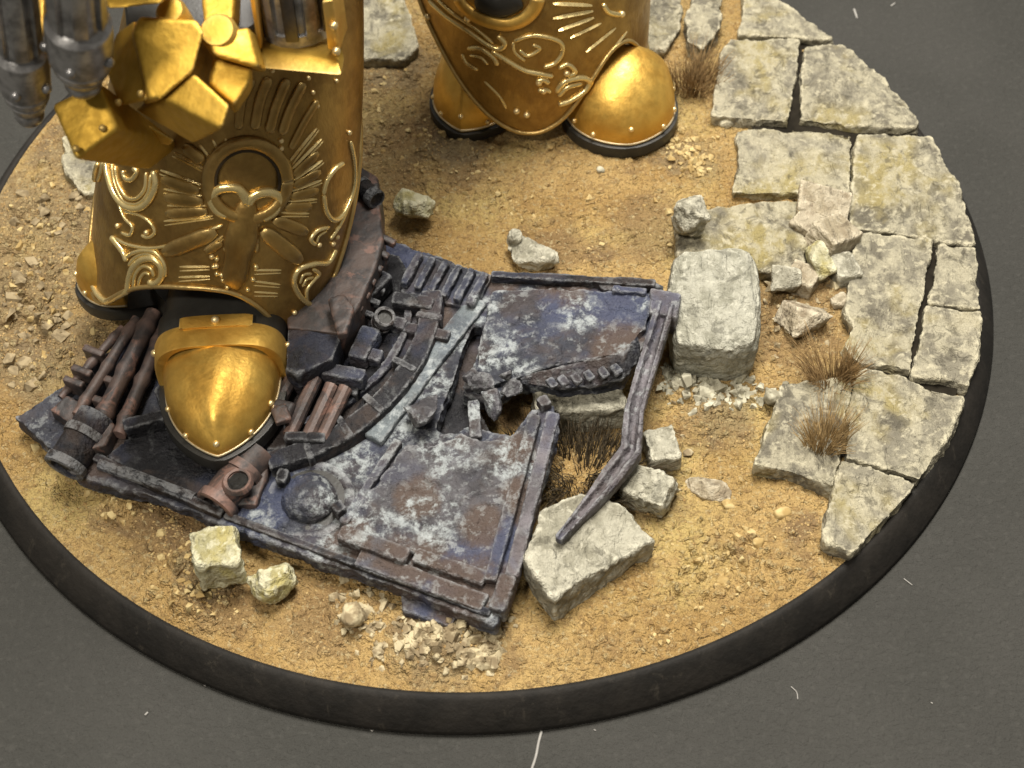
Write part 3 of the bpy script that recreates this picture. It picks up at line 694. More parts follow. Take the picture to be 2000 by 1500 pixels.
bar('knob_lug', (676, 1000), (655, 1012), .10, -.02, .12, WRECK_D)
bar('knob_lug', (552, 955), (560, 930), .08, -.02, .10, WRECK_D)
# machinery bay inside the ring
plate('bay_floor', [(560, 640), (700, 480), (780, 500), (835, 590), (820, 690), (740, 780), (620, 860), (520, 880), (500, 760)], .00, -.08, WRECK_D)
hs = plate('engine_housing', [(672, 345), (700, 322), (738, 345), (748, 470), (735, 520), (700, 600), (664, 652), (560, 640), (560, 420)], .36, -.05, COPPER, amps=((2, .008), (10, .004)))
for i in range(6):
    x, y = 752 - i * 13, 476 + i * 26
    wpart('fin', barp(pp(x - 22, y - 12, .26), pp(x + 20, y + 6, .22), .06, .07), COPPER, .014, ((9, .005),), i, hs)
for i in range(4):
    x, y = 700 - i * 10, 530 + i * 24
    wpart('fin', barp(pp(x, y, .16), pp(x + 60, y + 22, .08), .05, .07), WRECK_D, .014, ((9, .005),), i + 9, hs)
pipe('bolt_end', pp(735, 390, .42), pp(690, 350, .40), .085, WRECK_D, .5, .0)
pipe('stub_pipe', pp(752, 618, .22), pp(740, 640, .0), .085, WRECK_D)
bar('bracket', (730, 660), (700, 720), .16, .0, .16, WRECK_B)
bar('bracket', (760, 560), (720, 600), .13, .0, .2, WRECK_D)
plate('copper_tab', [(640, 582), (672, 572), (692, 600), (676, 650), (658, 652)], .50, .42, COPPER)
plate('cover_plate', [(560, 640), (640, 625), (665, 660), (650, 700), (580, 730), (556, 720)], .34, .0, WRECK_D, amps=((4, .02),))
for i, (a, b) in enumerate((((582, 716), (536, 800)), ((618, 738), (566, 850)), ((648, 752), (598, 862)), ((676, 756), (628, 858)))):
    p0, p1 = pp(*a, .16), pp(*b, .08); bm = bmesh.new(); add_tube(bm, [p0.lerp(p1, t / 6) for t in range(7)], .055, 10); wpart('exhaust_rod', bm, COPPER, None, ((8, .010),))
bar('cross_brace', (600, 730), (716, 752), .12, .08, .22, WRECK)
bar('cross_brace', (545, 828), (560, 800), .2, .05, .2, COPPER)
bar('cross_brace', (560, 868), (640, 872), .08, .0, .14, WRECK_D)
for x, y, h in ((735, 705, .12), (690, 770, .12), (780, 640, .1)):
    bar('fitting', (x - 12, y), (x + 14, y + 6), .11, .0, h, WRECK if x > 700 else WRECK_D)
bar('copper_tab', (545, 800), (556, 830), .12, .2, .26, COPPER)
# left machinery: rails, gear box, open pipes
for a, b, r, h in (((300, 610), (188, 842), .065, .14), ((268, 622), (150, 812), .045, .12), ((322, 640), (232, 850), .055, .10), ((240, 640), (118, 778), .035, .07)):
    p0, p1 = pp(*a, h), pp(*b, h - .02); bm = bmesh.new(); add_tube(bm, [p0.lerp(p1, t / 14) for t in range(15)], [r * (1.25 if t % 5 == 2 else 1) for t in range(15)], 12); wpart('long_tube', bm, COPPER, None, ((6, .008),))
for i, (x, y) in enumerate(((186, 700), (164, 740), (150, 765), (226, 760), (205, 800))):
    bar('fitting', (x - 14, y - 4), (x + 24, y + 10), .06, .0, .14 + .02 * (i % 3), COPPER)
plate('gear_box', [(136, 826), (176, 800), (226, 826), (206, 870), (160, 880)], .14, -.05, COPPER)
pipe('open_pipe', pp(124, 916, .07), pp(190, 812, .12), .165, WRECK_D, .66, .2)
pipe('open_pipe', pp(420, 990, .03), pp(506, 884, .04), .165, COPPER, .62, .2)
bm = bmesh.new(); add_tube(bm, [pp(196, 905, .02), pp(280, 935, .02), pp(380, 975, .02)], .05, 10); wpart('sill_tube', bm, WRECK_D, None, ((6, .008),))
bm = bmesh.new(); hc = pp(464, 938, .20); add_lathe(bm, hc, WN, [(-.14, .02), (-.14, .075), (0, .08), (.006, .10), (-.03, .12)], 24, cap=False)
po = wpart('pipe_port', bm, COPPER, None, ((8, .012),)); b2 = bmesh.new(); add_lathe(b2, hc - WN * .05, WN, [(0, 1e-3), (.03, 1e-3), (.03, .078)], 20); wpart('bore', b2, BLACK, None, None, parent=po)  # black disc paints the shade down the port hole
plate('pipe_saddle', [(440, 915), (500, 890), (528, 880), (520, 930), (500, 985), (420, 990), (410, 960)], .05, -.04, COPPER, amps=((3, .014), (12, .006)))
plate('dark_bay', [(206, 890), (330, 790), (440, 880), (420, 960), (380, 990)], .01, -.08, WRECK_D)
bar('cross_brace', (250, 850), (330, 830), .10, .0, .16, WRECK_D)
plate('foot_rest', [(300, 760), (360, 700), (520, 700), (540, 800), (500, 870), (430, 905), (330, 850)], .12, -.05, WRECK_D, label='dark machine block carrying the gold toe')
plate('side_box', [(95, 800), (130, 770), (190, 800), (160, 842)], .10, -.05, COPPER)

# ------------------------------------------------------------------ the gold armoured walker
walker = empty('armoured_walker', (-.5, .6, G), 'gold armoured walker figurine striding over the wreck, legs and hand in view', 'figurine')
def rotz(p, a):
    c, s = math.cos(R(a)), math.sin(R(a)); return Vector((p[0] * c - p[1] * s, p[0] * s + p[1] * c, p[2]))
def rivets(parent, pts, r=.03, mat=None):
    for p in pts:
        b = bmesh.new(); add_ball(b, p, r); child('rivet', tomesh(b), mat or RIVET, parent)
def toe(tip, face, W, L, H, sole=.12, band=False, label=None, riv=True, blunt=.80, ridge=.055, sq=1.0):
    """a pointed armoured toe: tip = (x, y, z of sole), facing angle from -Y"""
    tip = Vector(tip)
    def T(x, y, z): return tip + rotz((x, y, z), face)
    def wd(s): return W * max(0.0, 1 - s ** 2.9) ** blunt
    NS, NF = 34, 30
    def surf(s, f, z0=sole):
        h = H * (.78 if band else 1) * max(0.0, 1 - (s * .985) ** 2.2) ** .62
        ex = 1 - (.38 - .3 * s) * sq; a = f * math.pi / 2
        x = wd(s) * (.95 if band else 1) * math.copysign(abs(math.sin(a)) ** ex, f)
        z = h * max(0, math.cos(a)) ** (1 - (.5 - .25 * s) * sq) + ridge * (max(0, 1 - abs(f) * 5) * .5 + max(0, 1 - abs(f) * 1.3)) * min(1, (1 - s) * 6)
        return T(x, L * (1 - s), z0 + .03 + z)
    bm = bmesh.new(); g = []
    for i in range(NS + 1):
        s = math.sin(i / NS * math.pi / 2) ; g.append([bm.verts.new(surf(s, -1 + 2 * j / NF)) for j in range(NF + 1)])
    for i in range(NS):
        for j in range(NF): bm.faces.new((g[i][j], g[i][j + 1], g[i + 1][j + 1], g[i + 1][j]))
    # skirt down to the sole
    outl = [surf(math.sin(i / NS * math.pi / 2), -1) for i in range(NS + 1)] + [surf(math.sin(i / NS * math.pi / 2), 1) for i in range(NS, -1, -1)]
    bmesh.ops.remove_doubles(bm, verts=bm.verts, dist=1e-4)
    be = [e for e in bm.edges if e.is_boundary]
    r = bmesh.ops.extrude_edge_only(bm, edges=be)
    for v in r['geom']:
        if isinstance(v, bmesh.types.BMVert): v.co.z = tip.z + sole - .01
    cap = child('toe_cap', tomesh(bm), GOLD, walker)
    if label: cap['label'] = label
    # pale edge line
    bm = bmesh.new(); pts = [Vector((p.x, p.y, tip.z + sole + .02)) for p in outl]
    add_tube(bm, pts, .011, 6); child('edge_trim', tomesh(bm), EDGE_L, cap)
    # sole
    Q = []
    for i in range(25):
        s = math.sin(i / 24 * math.pi / 2); Q.append((-(wd(s) + .035), L * (1 - s) - .03 * s))
    for i in range(23, -1, -1):
        s = math.sin(i / 24 * math.pi / 2); Q.append((wd(s) + .035, L * (1 - s) - .03 * s))
    Q += [(W * 1.0, L + .25), (-W * 1.0, L + .25)]
    child('sole', tomesh(prism([T(x, y, sole) for x, y in Q], (0, 0, -sole), .012), R(40)), BLACK, walker)
    if riv:
        rv = []
        for s in (.12, .52, .80):
            for f in (-.93, .93): rv.append(surf(s, f))
        rv.append(surf(.965, 0)); rivets(cap, rv, .026)
    if band:
        def arch(k, zb):
            return [(k * W * math.copysign(abs(math.sin(a)) ** .62, a), zb + (H + .02) * (.75 + .25 * k) * (max(0, math.cos(a)) ** .5)) for a in [R(-90 + 180 * i / 40) for i in range(41)]]
        bm = bmesh.new(); rows = []
        for (y, k, hump) in ((L - .13, .88, 0), (L - .13, 1.05, 0), (L - .115, 1.08, 0), (L + .05, 1.11, 0), (L + .08, 1.09, .0), (L + .08, .9, 0)):
            rows.append([bm.verts.new(T(x, y, z)) for x, z in arch(k, sole)])
        for a, b in zip(rows, rows[1:]):
            for j in range(40): bm.faces.new((a[j], a[j + 1], b[j + 1], b[j]))
        bd = child('toe_band', tomesh(bm, R(40)), GOLD, walker)
        A = arch(1.105, sole); m = A[20]
        bm = prism([T(x, L + .16, z + dz + .012) for x, z, dz in [(A[i][0], A[i][1], .0) for i in range(15, 26)]] , (T(0, 0, 0) - T(0, .12, 0)), .01)
        child('band_crest', tomesh(bm, R(40)), GOLD, bd)
        rivets(bd, [T(0, L + .09, m[1] + .025), T(A[2][0], L + .05, A[2][1]), T(A[38][0], L + .05, A[38][1])], .034)
        bm = bmesh.new(); rows = []
        for (y, k) in ((L + .08, .6), (L + .08, 1.06), (L + .30, 1.10), (L + .33, 1.05), (L + .6, 1.0), (L + .6, .4)):
            rows.append([bm.verts.new(T(x, y, z - .01)) for x, z in arch(k, sole - .02)])
        for a, b in zip(rows, rows[1:]):
            for j in range(40): bm.faces.new((a[j], a[j + 1], b[j + 1], b[j]))
        child('ankle_cuff', tomesh(bm, R(40)), BLACK, walker)

# lower rim of a greave: low lobes at both sides, arched over the toe
RIM_F = [(-130, 1.5), (-100, 1.0), (-74, .40), (-60, .22), (-48, .22), (-32, .58), (-16, .77), (8, .83), (26, .72), (38, .42), (50, .10), (62, .12), (78, .45), (100, 1.0), (130, 1.5)]
RIM_R = [(-130, 1.6), (-96, .95), (-76, .45), (-60, .20), (-48, .14), (-36, .20), (-24, .42), (-12, .80), (0, .95), (12, .80), (24, .42), (36, .2), (60, .2), (96, .95), (130, 1.6)]
RIMZ = RIM_F
def rim1(a):
    for (a0, z0), (a1, z1) in zip(RIMZ, RIMZ[1:]):
        if a <= a1: return z0 + (z1 - z0) * (a - a0) / (a1 - a0)
    return RIMZ[-1][1]
def rimz(a):
    return sum(rim1(max(-130, min(130, a + d))) for d in (-9, -6, -3, 0, 3, 6, 9)) / 7
def greave(sole, c0, c1, zt, face, r0, r1, label):
    """a curved shin shell; c0, c1 its axis at sole height and at height zt above it"""
    c0, c1 = Vector((c0[0], c0[1], 0)), Vector((c1[0], c1[1], 0)); AM = 128; NA, NZ = 96, 50
    def S(a, z, off=0.0):
        t = z / zt; c = c0.lerp(c1, t); r = r0 + (r1 - r0) * t ** 1.2 + off + .07 * math.sin(math.pi * min(1, max(0, t)))
        p = rotz((math.sin(R(a)) * r, -math.cos(R(a)) * r, 0), face); return Vector((c.x + p.x, c.y + p.y, sole + z))
    def grid(bm, off):
        return [[bm.verts.new(S(-AM + 2 * AM * i / NA, (lambda zb: zb + (zt - zb) * j / NZ)(rimz(-AM + 2 * AM * i / NA)), off)) for j in range(NZ + 1)] for i in range(NA + 1)]
    bm = bmesh.new(); A = grid(bm, 0); B = grid(bm, -.07)
    for i in range(NA):
        for j in range(NZ):
            bm.faces.new((A[i][j], A[i + 1][j], A[i + 1][j + 1], A[i][j + 1])); bm.faces.new((B[i][j], B[i][j + 1], B[i + 1][j + 1], B[i + 1][j]))
        bm.faces.new((A[i][0], B[i][0], B[i + 1][0], A[i + 1][0])); bm.faces.new((A[i][NZ], A[i + 1][NZ], B[i + 1][NZ], B[i][NZ]))
    for j in range(NZ):
        bm.faces.new((A[0][j], A[0][j + 1], B[0][j + 1], B[0][j])); bm.faces.new((A[NA][j], B[NA][j], B[NA][j + 1], A[NA][j + 1]))
    me = tomesh(bm); bv = bmesh.new(); bv.from_mesh(me); tree = BVHTree.FromBMesh(bv)
    o = child('greave', me, GOLD_OLD, walker); o['label'] = label
    # rim bead along the lower edge
    bm = bmesh.new(); add_tube(bm, [S(a, rimz(a) + .015, .01) for a in range(-126, 127, 3)], .022, 6); child('rim_bead', tomesh(bm), GOLD_OLD, o)
    return o, tree, S
def on(tree, x, y):
    hit = tree.ray_cast(CAM, ray(x, y))
    if hit[0] is None: return None
    n = hit[1]
    return (hit[0], n if n.dot(ray(x, y)) < 0 else -n)
def stroke(parent, tree, pix, r, name, mat=None, flat=.8, k=6, r1=None, lift=.3, ends=True, n=8):
    P = catmull([Vector((x, y, 0)) for x, y in pix], k); pts, ns = [], []
    for p in P:
        h = on(tree, p.x, p.y)
        if h: pts.append(h[0] + h[1] * r * lift); ns.append(h[1])
    if len(pts) < 3: return
    m = len(pts) - 1; r1 = r if r1 is None else r1
    rad = [(r + (r1 - r) * i / m) * (min(1, .45 + min(i, m - i) * .4) if ends else 1) for i in range(m + 1)]
    bm = bmesh.new(); add_tube(bm, pts, rad, n, ns, flat); return child(name, tomesh(bm), mat or GOLD_HI, parent, smooth=n > 4)
def bead(parent, tree, x, y, r, name='bead', mat=None):
    h = on(tree, x, y)
    if h:
        b = bmesh.new(); add_ball(b, h[0] + h[1] * r * .3, r); child(name, tomesh(b), mat or RIVET, parent)

# ---- front leg
ZS = .64
ft = at(427, 892, ZS + .14)
toe((ft.x, ft.y, ZS), 3, .46, .84, .42, .13, True, 'front gold toe cap with centre ridge, standing on the wreck')
sd = at(150, 585, ZS + .1); toe((sd.x, sd.y + .12, ZS), -84, .27, .4, .42, .12, False)
child('ankle', lathe((-2.0, -.80, ZS - .1), (.17, .2, 1), [(0, .6), (.2, .62), (.22, .5), (.6, .48), (.62, .55), (.9, .55), (.92, .46), (2.6, .42)], 32), BLACK, walker)
gf, tf, SF = greave(ZS, (-2.08, -.74), (-1.48, -.04), 2.72, -10, 1.02, .80, 'front greave with eagle and ray relief')
q = lambda x, y: (100 + .4334 * x, 250 + .4334 * y)
def qs(*p): return [q(*a) for a in p]
def qr(x, y): return (.35 * x, .35 * y)
# rays round the ring
for a, b, r in (((555, 110), (695, 188), .024), ((495, 190), (680, 258), .026), ((510, 275), (680, 305), .026), ((525, 350), (700, 350), .024), ((510, 420), (730, 395), .024),
                ((690, 550), (775, 485), .022), ((665, 70), (715, 135), .022), ((725, 50), (757, 108), .02), ((782, 45), (798, 78), .018),
                ((1070, 155), (1195, 0), .024), ((1080, 190), (1215, 50), .024), ((1085, 240), (1220, 145), .024), ((1080, 285), (1215, 235), .024), ((1065, 330), (1195, 320), .024), ((1035, 380), (1160, 385), .022),
                ((580, 625), (715, 625), .020), ((575, 672), (715, 668), .020), ((565, 722), (710, 715), .020), ((915, 640), (1035, 640), .020), ((915, 690), (1030, 705), .020), ((915, 738), (1020, 745), .018)):
    stroke(gf, tf, qs(a, b), r * .58, 'ray', k=8, n=4, flat=1.1)
    d_ = Vector((b[0] - a[0], b[1] - a[1])).normalized()
    if Vector((b[0] - a[0], b[1] - a[1])).length > 100:
        o_ = Vector((-d_.y, d_.x)) * 19; stroke(gf, tf, qs((a[0] + o_.x, a[1] + o_.y), (b[0] + o_.x * .7, b[1] + o_.y * .7)), r * .36, 'ray', k=8, n=4, flat=1.1)
for a, b, r in (((510, 560), (745, 462), .062), ((500, 230), (670, 280), .045), ((515, 312), (685, 328), .05), ((520, 385), (705, 372), .045), ((1000, 410), (1150, 468), .05), ((950, 455), (1120, 598), .065),
                ((1085, 215), (1200, 110), .04), ((1085, 262), (1210, 195), .04), ((1075, 308), (1200, 280), .04), ((1050, 355), (1170, 352), .04), ((700, 560), (770, 515), .03), ((600, 80), (690, 150), .05)):
    stroke(gf, tf, qs(a, b), r, 'feather_bar', GOLD_OLD, .3, 8, n=8)
for a, b, c, r in (((1330, 720), (1350, 560), (1410, 440), .035), ((1420, 720), (1450, 560), (1500, 430), .04), ((1500, 740), (1540, 590), (1600, 440), .04), ((1570, 750), (1620, 600), (1690, 460), .04), ((1620, 830), (1690, 690), (1770, 560), .03)):
    stroke(gf, tf, [qr(*a), qr(*b), qr(*c)], r, 'feather', GOLD_OLD, .45, 8, n=8)
for x, y in ((1520, 395), (1720, 435), (1745, 515), (1770, 590), (1875, 450)): bead(gf, tf, .35 * x, .35 * y, .017)
# ring and recessed disc
cx, cy = q(885, 235); RX, RY = 76, 74
stroke(gf, tf, [(cx + RX * math.cos(R(a)), cy + RY * math.sin(R(a))) for a in range(0, 361, 15)], .052, 'ring', GOLD_OLD, .55, 3, ends=False)
stroke(gf, tf, [(cx + 62 * math.cos(R(a)), cy + 60 * math.sin(R(a))) for a in range(150, 391, 12)], .016, 'ring_groove', mat_plain('dark_wash', (.035, .022, .008), .6), .4, 3, lift=1.2)
# the eagle
E1 = [(462, 572), (462, 540), (466, 500), (472, 460), (478, 425), (482, 402)]
def relief(pix, rads, name, mat, flat=.6):
    P = catmull([Vector((x, y, r)) for (x, y), r in zip(pix, rads)], 5); pts, ns, rs = [], [], []
    for p in P:
        h = on(tf, p.x, p.y)
        if h: pts.append(h[0]); ns.append(h[1]); rs.append(max(p.z, .003))
    bm = bmesh.new(); add_tube(bm, pts, rs, 12, ns, flat); return child(name, tomesh(bm), mat, eagle_parent)
eagle_parent = gf
relief([(462, 568), (461, 558), (458, 540), (464, 505), (470, 470), (477, 435), (482, 405), (486, 388)], [.01, .06, .10, .10, .125, .11, .08, .04], 'eagle_body', GOLD_OLD, .5)
for i, (x, y) in enumerate(((424, 505), (418, 520), (424, 534), (436, 546), (444, 560), (500, 520), (494, 545), (484, 565))): bead(gf, tf, x, y, .020, 'tail_feather', GOLD_HI)
stroke(gf, tf, qs((885, 340), (868, 300), (838, 270), (775, 268), (735, 290), (728, 330), (755, 372), (800, 392)), .040, 'wing', k=6)
stroke(gf, tf, qs((885, 345), (905, 310), (950, 288), (1000, 290), (1030, 320), (1000, 375), (945, 408)), .040, 'wing', k=6)
stroke(gf, tf, qs((850, 275), (875, 300), (890, 330), (880, 350)), .034, 'eagle_head', k=6)
for i in range(5):
    stroke(gf, tf, qs((872 - i * 6, 350 + i * 34), (845 - i * 10, 372 + i * 36), (812 - i * 8, 400 + i * 38)), .020, 'breast_feather', GOLD_OLD, k=6, n=6)
    stroke(gf, tf, qs((890 + i * 2, 350 + i * 34), (915 + i * 2, 375 + i * 36), (938 - i * 4, 405 + i * 38)), .020, 'breast_feather', GOLD_OLD, k=6, n=6)
# scrolls
for pix, r in ((((250, 140), (262, 220), (290, 300), (340, 352), (400, 360), (450, 318), (475, 250), (462, 190)), .034), (((290, 170), (305, 250), (340, 310), (388, 316), (425, 272), (430, 200)), .020),
               (((275, 160), (290, 250), (330, 330), (395, 340), (440, 290), (450, 210)), .018), (((325, 190), (335, 225), (365, 232), (388, 200), (370, 180)), .024), (((215, 160), (205, 200), (200, 240)), .03), (((235, 150), (228, 200), (215, 240)), .022),
               (((300, 320), (330, 400), (368, 445), (355, 482), (318, 470)), .018), (((330, 375), (400, 392), (450, 428), (468, 470), (440, 492), (408, 482)), .018),
               (((275, 490), (300, 520), (330, 560), (345, 600)), .034), (((290, 495), (350, 525), (450, 540), (560, 520), (670, 475), (775, 435)), .018),
               (((180, 620), (190, 690), (215, 750), (262, 786), (312, 780), (345, 740), (355, 680), (372, 630), (412, 592), (460, 587), (495, 620), (500, 668), (470, 698), (440, 688)), .034),
               (((372, 730), (382, 660), (415, 622), (452, 632), (466, 668)), .022), (((390, 740), (402, 680), (425, 652), (448, 662)), .018), (((335, 590), (365, 565), (420, 550), (475, 562), (512, 615), (515, 670)), .022), (((350, 620), (385, 580), (440, 568), (490, 600)), .018),
               (((1222, 300), (1240, 235), (1280, 180), (1315, 158)), .026), (((1225, 300), (1235, 370), (1265, 412), (1302, 400), (1340, 335), (1362, 250), (1362, 150), (1345, 60)), .026), (((1335, 350), (1300, 430), (1255, 500)), .024),
               (((1252, 445), (1200, 460), (1168, 500), (1190, 525)), .022), (((1240, 462), (1205, 485), (1195, 515)), .016),
               (((1280, 545), (1245, 605), (1185, 610), (1115, 635), (1092, 690), (1115, 750), (1160, 790), (1205, 795), (1250, 745), (1280, 680)), .028), (((1150, 790), (1150, 730), (1185, 680), (1205, 655), (1175, 632)), .022), (((1118, 700), (1135, 660), (1172, 655)), .018), (((1130, 715), (1150, 680), (1180, 672)), .016)):
    stroke(gf, tf, qs(*pix), r * .82, 'scroll', k=7, n=6, flat=1.0)
for x, y in ((303, 440), (432, 470), (1205, 525), (1285, 490), (1268, 520), (1280, 665), (1095, 830), (725, 578), (745, 620), (770, 660), (1340, 20), (1035, 55), (1035, 90)): bead(gf, tf, *q(x, y), .022)

# knee: ledge, steel piston housing, thigh above the frame
def zbox(name, pix, zs, vec, mat, bevel=.02, parent=None, label=None):
    P = [at(x, y, z) for (x, y), z in zip(pix, zs)]
    o = child(name, tomesh(prism(P, vec, bevel, 2), R(40)), mat, parent or walker)
    if label: o['label'] = label
    return o
zbox('knee_ledge', [(505, 92), (660, 118), (668, 148), (512, 134)], [3.44, 3.44, 3.40, 3.40], (0, .25, -.07), GOLD_Y, .02)
kc = at(572, 88, 3.46) + Vector((0, .26, 0))
child('knee_piston', lathe(kc, (.02, .05, 1), [(-.05, .25), (.04, .26), (.05, .24), (.9, .25), (1.0, .2)], 14), STEEL, walker)
for a in (-70, -35, 0, 32, 62):
    d = rotz((0, -1, 0), a)
    child('piston_rib', tomesh(prism([kc + d * .262 + rotz((x, 0, 0), a) + Vector((0, 0, z)) for x, z in ((-.045, .02), (.045, .02), (.045, .9), (-.045, .9))], -d * .05, .012), R(40)), STEEL if a in (-35, 32) else STEEL_D, walker)
zbox('knee_guard', [(628, 5), (650, 0), (665, 100), (640, 98)], [3.9, 3.9, 3.46, 3.46], (.03, .3, -.05), GOLD)
zbox('knee_guard', [(484, -20), (502, -20), (512, 96), (505, 100)], [3.9, 3.9, 3.46, 3.46], (.0, .3, -.05), GOLD)
rivets(walker, [at(652, 50, 3.7), at(657, 100, 3.5)], .03)
child('thigh', lathe((-1.15, .0, 3.35), (.35, .55, 1), [(0, .5), (.1, .62), (.5, .66), (1.3, .6), (1.9, .5)], 24), GOLD_OLD, walker)
child('thigh', lathe((.55, 2.6, 2.7), (-.5, -.35, 1), [(0, .5), (.1, .62), (.9, .66), (1.9, .6), (2.6, .5)], 24), GOLD_OLD, walker)
child('hip_block', tomesh(hull([Vector((x, y, z)) for x in (-.9, .0) for y in (1.0, 2.0) for z in (4.9, 5.6)] + [Vector((x, y, 5.25)) for x in (-1.2, .3) for y in (1.1, 1.9)], .08), R(40)), GOLD_OLD, walker)

# ---- rear leg
r1_ = at(1232, 285, G + .14)
toe((r1_.x, r1_.y, G + .02), 8, .515, .66, .58, .12, False, 'rear gold toe cap nearest the flagstones', blunt=.62, ridge=.006, sq=.15)
r2_ = at(900, 258, G + .12)
toe((r2_.x, r2_.y, G + .02), -16, .40, .62, .50, .10, False, 'smaller rear gold toe half behind the greave', sq=.3)
child('ankle', lathe((.95, 2.1, G), (0, 0, 1), [(0, .6), (.12, .62), (.14, .5), (.6, .46), (.62, .52), (.8, .52), (.82, .42), (2.6, .45)], 32), BLACK, walker)
RIMZ = RIM_R
gb, tb, SB = greave(G, (.60, 2.25), (.50, 2.5), 2.6, 44, 1.06, .98, 'rear greave with scroll relief')
w3 = lambda x, y: (680 + .36 * x, .36 * y)
def ws(*p): return [w3(*a) for a in p]
for a, b, r in (((1110, 20), (1320, 30), .030), ((1110, 100), (1325, 60), .030), ((1140, 165), (1330, 95), .028), ((1205, 205), (1370, 125), .022), ((1290, 280), (1450, 150), .022), ((1390, 320), (1510, 170), .02)):
    stroke(gb, tb, ws(a, b), r * .75, 'ray', k=8, n=4, flat=1.1)
for pix, r in ((((600, -20), (640, 40), (720, 95), (850, 128), (950, 100), (1010, 40), (1030, -20)), .065),):
    stroke(gb, tb, ws(*pix), r, 'knee_ring', GOLD, .5, 8)
stroke(gb, tb, ws((700, -20), (780, 20), (850, 25), (930, -20)), .10, 'knee_hole_shade', BLACK, .3, 6)  # black stroke paints the shaded inside of the knee hole
for pix, r in ((((440, 0), (540, 90), (660, 170), (760, 240), (825, 262), (852, 232), (812, 188)), .030), (((480, -10), (580, 80), (690, 150), (790, 235)), .020), (((620, 290), (645, 340), (705, 378)), .022), (((650, 262), (720, 260), (790, 310), (812, 352)), .028), (((660, 300), (720, 310), (760, 350)), .018),
               (((780, 272), (870, 330), (960, 380), (1060, 402), (1112, 412)), .030), (((900, 222), (1000, 190), (1140, 220), (1162, 280), (1120, 340), (1060, 362)), .026), (((930, 268), (975, 300), (1040, 262), (1000, 240)), .022), (((895, 225), (905, 280), (960, 330)), .018),
               (((1140, 370), (1190, 348), (1232, 388), (1190, 412)), .026), (((1020, 440), (1060, 430), (1090, 450)), .03), (((1030, 490), (1070, 485), (1100, 500)), .024), (((1130, 500), (1170, 442), (1260, 420), (1310, 442), (1280, 492), (1200, 545), (1140, 565)), .034), (((1140, 520), (1190, 470), (1270, 450)), .03),
               (((1480, 80), (1410, 65), (1380, 20)), .03), (((860, 590), (820, 520), (740, 440)), .016)):
    stroke(gb, tb, ws(*pix), r * .85, 'scroll', k=7, n=6, flat=1.0)
for x, y in ((290, 65), (435, 90), (650, 100), (915, 600), (970, 620), (1060, 490), (1185, 395), (1480, 75), (1035, 445)): bead(gb, tb, *w3(x, y), .032)

# ---- hand: boxy gold finger segments
hand = child('hand', tomesh(hull([at(240, -30, 3.7), at(520, -30, 3.7), at(500, 60, 3.6), at(250, 60, 3.6), at(240, -30, 3.2), at(520, -30, 3.2), at(490, 60, 3.1), at(250, 90, 3.1)], .04), R(40)), BLACK, walker)
def seg(pix, zs, vec, mat=None, bevel=.022, name='finger_segment', parent=None):
    P = [at(x, y, z) for (x, y), z in zip(pix, zs)]
    return child(name, rough(dense(prism(P, vec, bevel, 2), .014), ((3, .003), (20, .0015)), pix[0][0]), mat or GOLD_Y, parent or hand)
seg([(273, 32), (385, 38), (400, 61), (378, 140), (317, 193), (290, 196), (259, 63)], [3.95, 3.95, 3.92, 3.78, 3.66, 3.64, 3.90], (-.13, .30, -.30))
seg([(262, 40), (258, 66), (288, 196), (232, 208), (206, 140), (226, 66)], [3.86, 3.84, 3.60, 3.46, 3.52, 3.70], (.05, .30, -.22))
child('finger_segment', rough(dense(hull([at(x, y, z) for x, y, z in ((380, 143, 3.76), (450, 207, 3.68), (434, 254, 3.58), (318, 194, 3.62), (262, 215, 3.20), (378, 282, 3.16), (330, 160, 3.2), (430, 200, 3.2))], .022), .014), ((3, .003), (20, .0015)), 3), GOLD_Y, hand)
seg([(406, 73), (486, 52), (508, 130), (493, 131), (416, 108)], [3.82, 3.82, 3.70, 3.70, 3.76], (-.02, .3, -.3))
seg([(416, 112), (493, 133), (490, 158), (458, 206), (406, 161)], [3.66, 3.62, 3.58, 3.50, 3.56], (-.06, .25, -.3))
child('thumb', rough(dense(hull([at(x, y, z) for x, y, z in ((196, 160, 3.62), (232, 252, 3.44), (146, 313, 3.34), (100, 205, 3.50), (290, 334, 2.50), (340, 296, 2.46), (346, 276, 2.50), (200, 200, 3.1))], .022), .014), ((3, .003), (20, .0015)), 3), GOLD_Y, hand)
child('finger_segment', rough(dense(hull([at(x, y, z) for x, y, z in ((232, 225, 3.10), (300, 248, 2.95), (345, 276, 2.80), (330, 286, 2.72), (236, 250, 2.9), (260, 225, 2.8))], .01), .014), ((3, .003), (20, .0015)), 3), GOLD_Y, hand)
rivets(hand, [at(200, 250, 3.465), at(148, 290, 3.42), at(275, 183, 3.62), at(231, 200, 3.50)], .024, GOLD_Y)
kd = at(432, 34, 3.86)
bm = bmesh.new(); add_lathe(bm, kd - Vector((0, 0, .2)), (-.1, -.55, 1), [(0, .12), (.18, .12), (.21, .10), (.215, .02)], 24); child('knuckle', tomesh(bm, R(35)), GOLD_Y, hand)
bm = bmesh.new(); add_lathe(bm, at(340, 0, 3.9) - Vector((0, 0, .2)), (-.1, -.45, 1), [(0, .10), (.18, .10), (.21, .08), (.215, .02)], 24); child('knuckle', tomesh(bm, R(35)), GOLD_Y, hand)
seg([(392, 0), (405, -20), (460, -20), (455, 40), (425, 58), (398, 48)], [3.80, 3.82, 3.82, 3.78, 3.76, 3.78], (0, .2, -.2))
seg([(196, -20), (330, -20), (318, 8), (208, 20)], [4.1, 4.1, 4.06, 4.04], (0, .25, -.1))
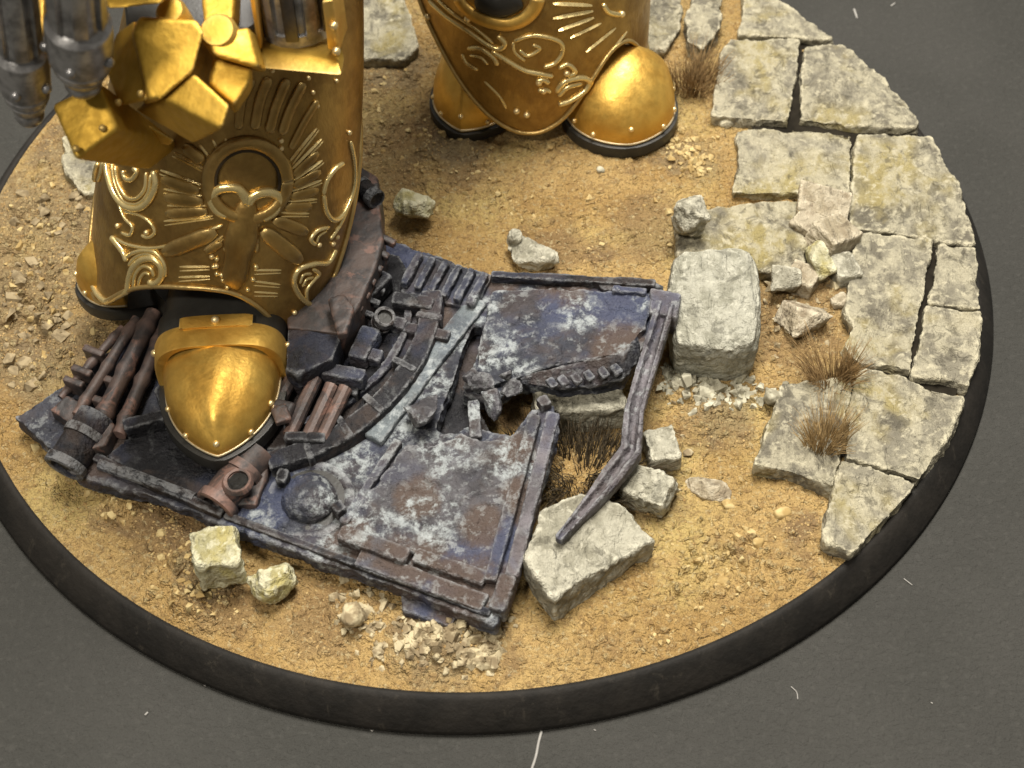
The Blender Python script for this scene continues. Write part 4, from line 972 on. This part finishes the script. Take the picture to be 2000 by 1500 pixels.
child('forearm', tomesh(hull([at(x, -45, z) for x in (255, 500) for z in (3.35, 3.8)] + [Vector((x, y, z)) for x, y, z in ((-2.2, .5, 5.8), (-1.3, .5, 5.8), (-2.2, 1.2, 5.6), (-1.3, 1.2, 5.6))], .06), R(40)), GOLD_OLD, walker)
child('gun_mount', tomesh(hull([at(x, y, z) for x, y, z in ((-30, -75, 4.4), (210, -95, 4.5), (-30, -130, 4.4), (210, -150, 4.5), (-10, -130, 4.9), (210, -150, 5.1), (300, -110, 4.0), (300, -150, 4.6))], .05), R(40)), GOLD_OLD, walker)
# ---- twin gun barrels hanging beside the hand
def barrel(a, za, b, zb, s, label=None):
    p1, p0 = at(*a, za), at(*b, zb); ax = p1 - p0; L = ax.length
    pr = [(.07, .001), (.07, .40), (0, .44), (-.012, .50), (.02, .57), (.07, .58), (.09, .52), (.11, .64), (.19, .80), (.205, .74), (.22, .86), (.27, .90), (.285, .82), (.30, .95), (.50, 1.0), (.62, .97), (.64, .86), (.66, .72), (L, .70)]
    bm = bmesh.new(); add_lathe(bm, p0, ax, [(t, r * s) for t, r in pr], 30, cap=False)
    o = child('gun_barrel', tomesh(bm, R(35)), STEEL, walker); 
    d = ax.normalized(); u = d.orthogonal().normalized(); v = d.cross(u)
    for k in range(6):
        e = u * math.cos(k * 1.047) + v * math.sin(k * 1.047); sd = d.cross(e)
        P = [p0 + d * t + e * s * .86 + sd * x for x, t in ((-.045, .68), (.045, .68), (.045, L), (-.045, L))]
        child('barrel_rib', tomesh(prism(P, -e * .08, .015), R(40)), STEEL, o)
    for k in range(5):
        e = u * math.cos(k * 1.2566) + v * math.sin(k * 1.2566)
        b_ = bmesh.new(); add_ball(b_, p0 + d * .40 + e * s * .98, .036); child('barrel_stud', tomesh(b_), STEEL, o)
    b2 = bmesh.new(); add_lathe(b2, p0 + d * -.013, d, [(0, 1e-3), (0, .46 * s), (.04, .50 * s), (.05, .3 * s)], 24, cap=False); child('muzzle', tomesh(b2), BLACK, o)
    if label: o['label'] = label
barrel((140, -90), 4.9, (163, 166), 3.72, .20, 'inner steel gun barrel nearest the fist')
barrel((18, -60), 4.6, (58, 228), 3.3, .165, 'outer steel gun barrel at the picture edge')
seg([(40, -20), (92, -20), (88, 70), (58, 95), (44, 40)], [4.0, 4.0, 3.8, 3.74, 3.84], (0, .25, -.1), GOLD, name='gun_shroud', parent=walker)
zbox('barrel_band', [(20, 122), (66, 116), (68, 136), (24, 144)], [3.62, 3.62, 3.56, 3.56], (0, .1, -.02), GOLD, .01)
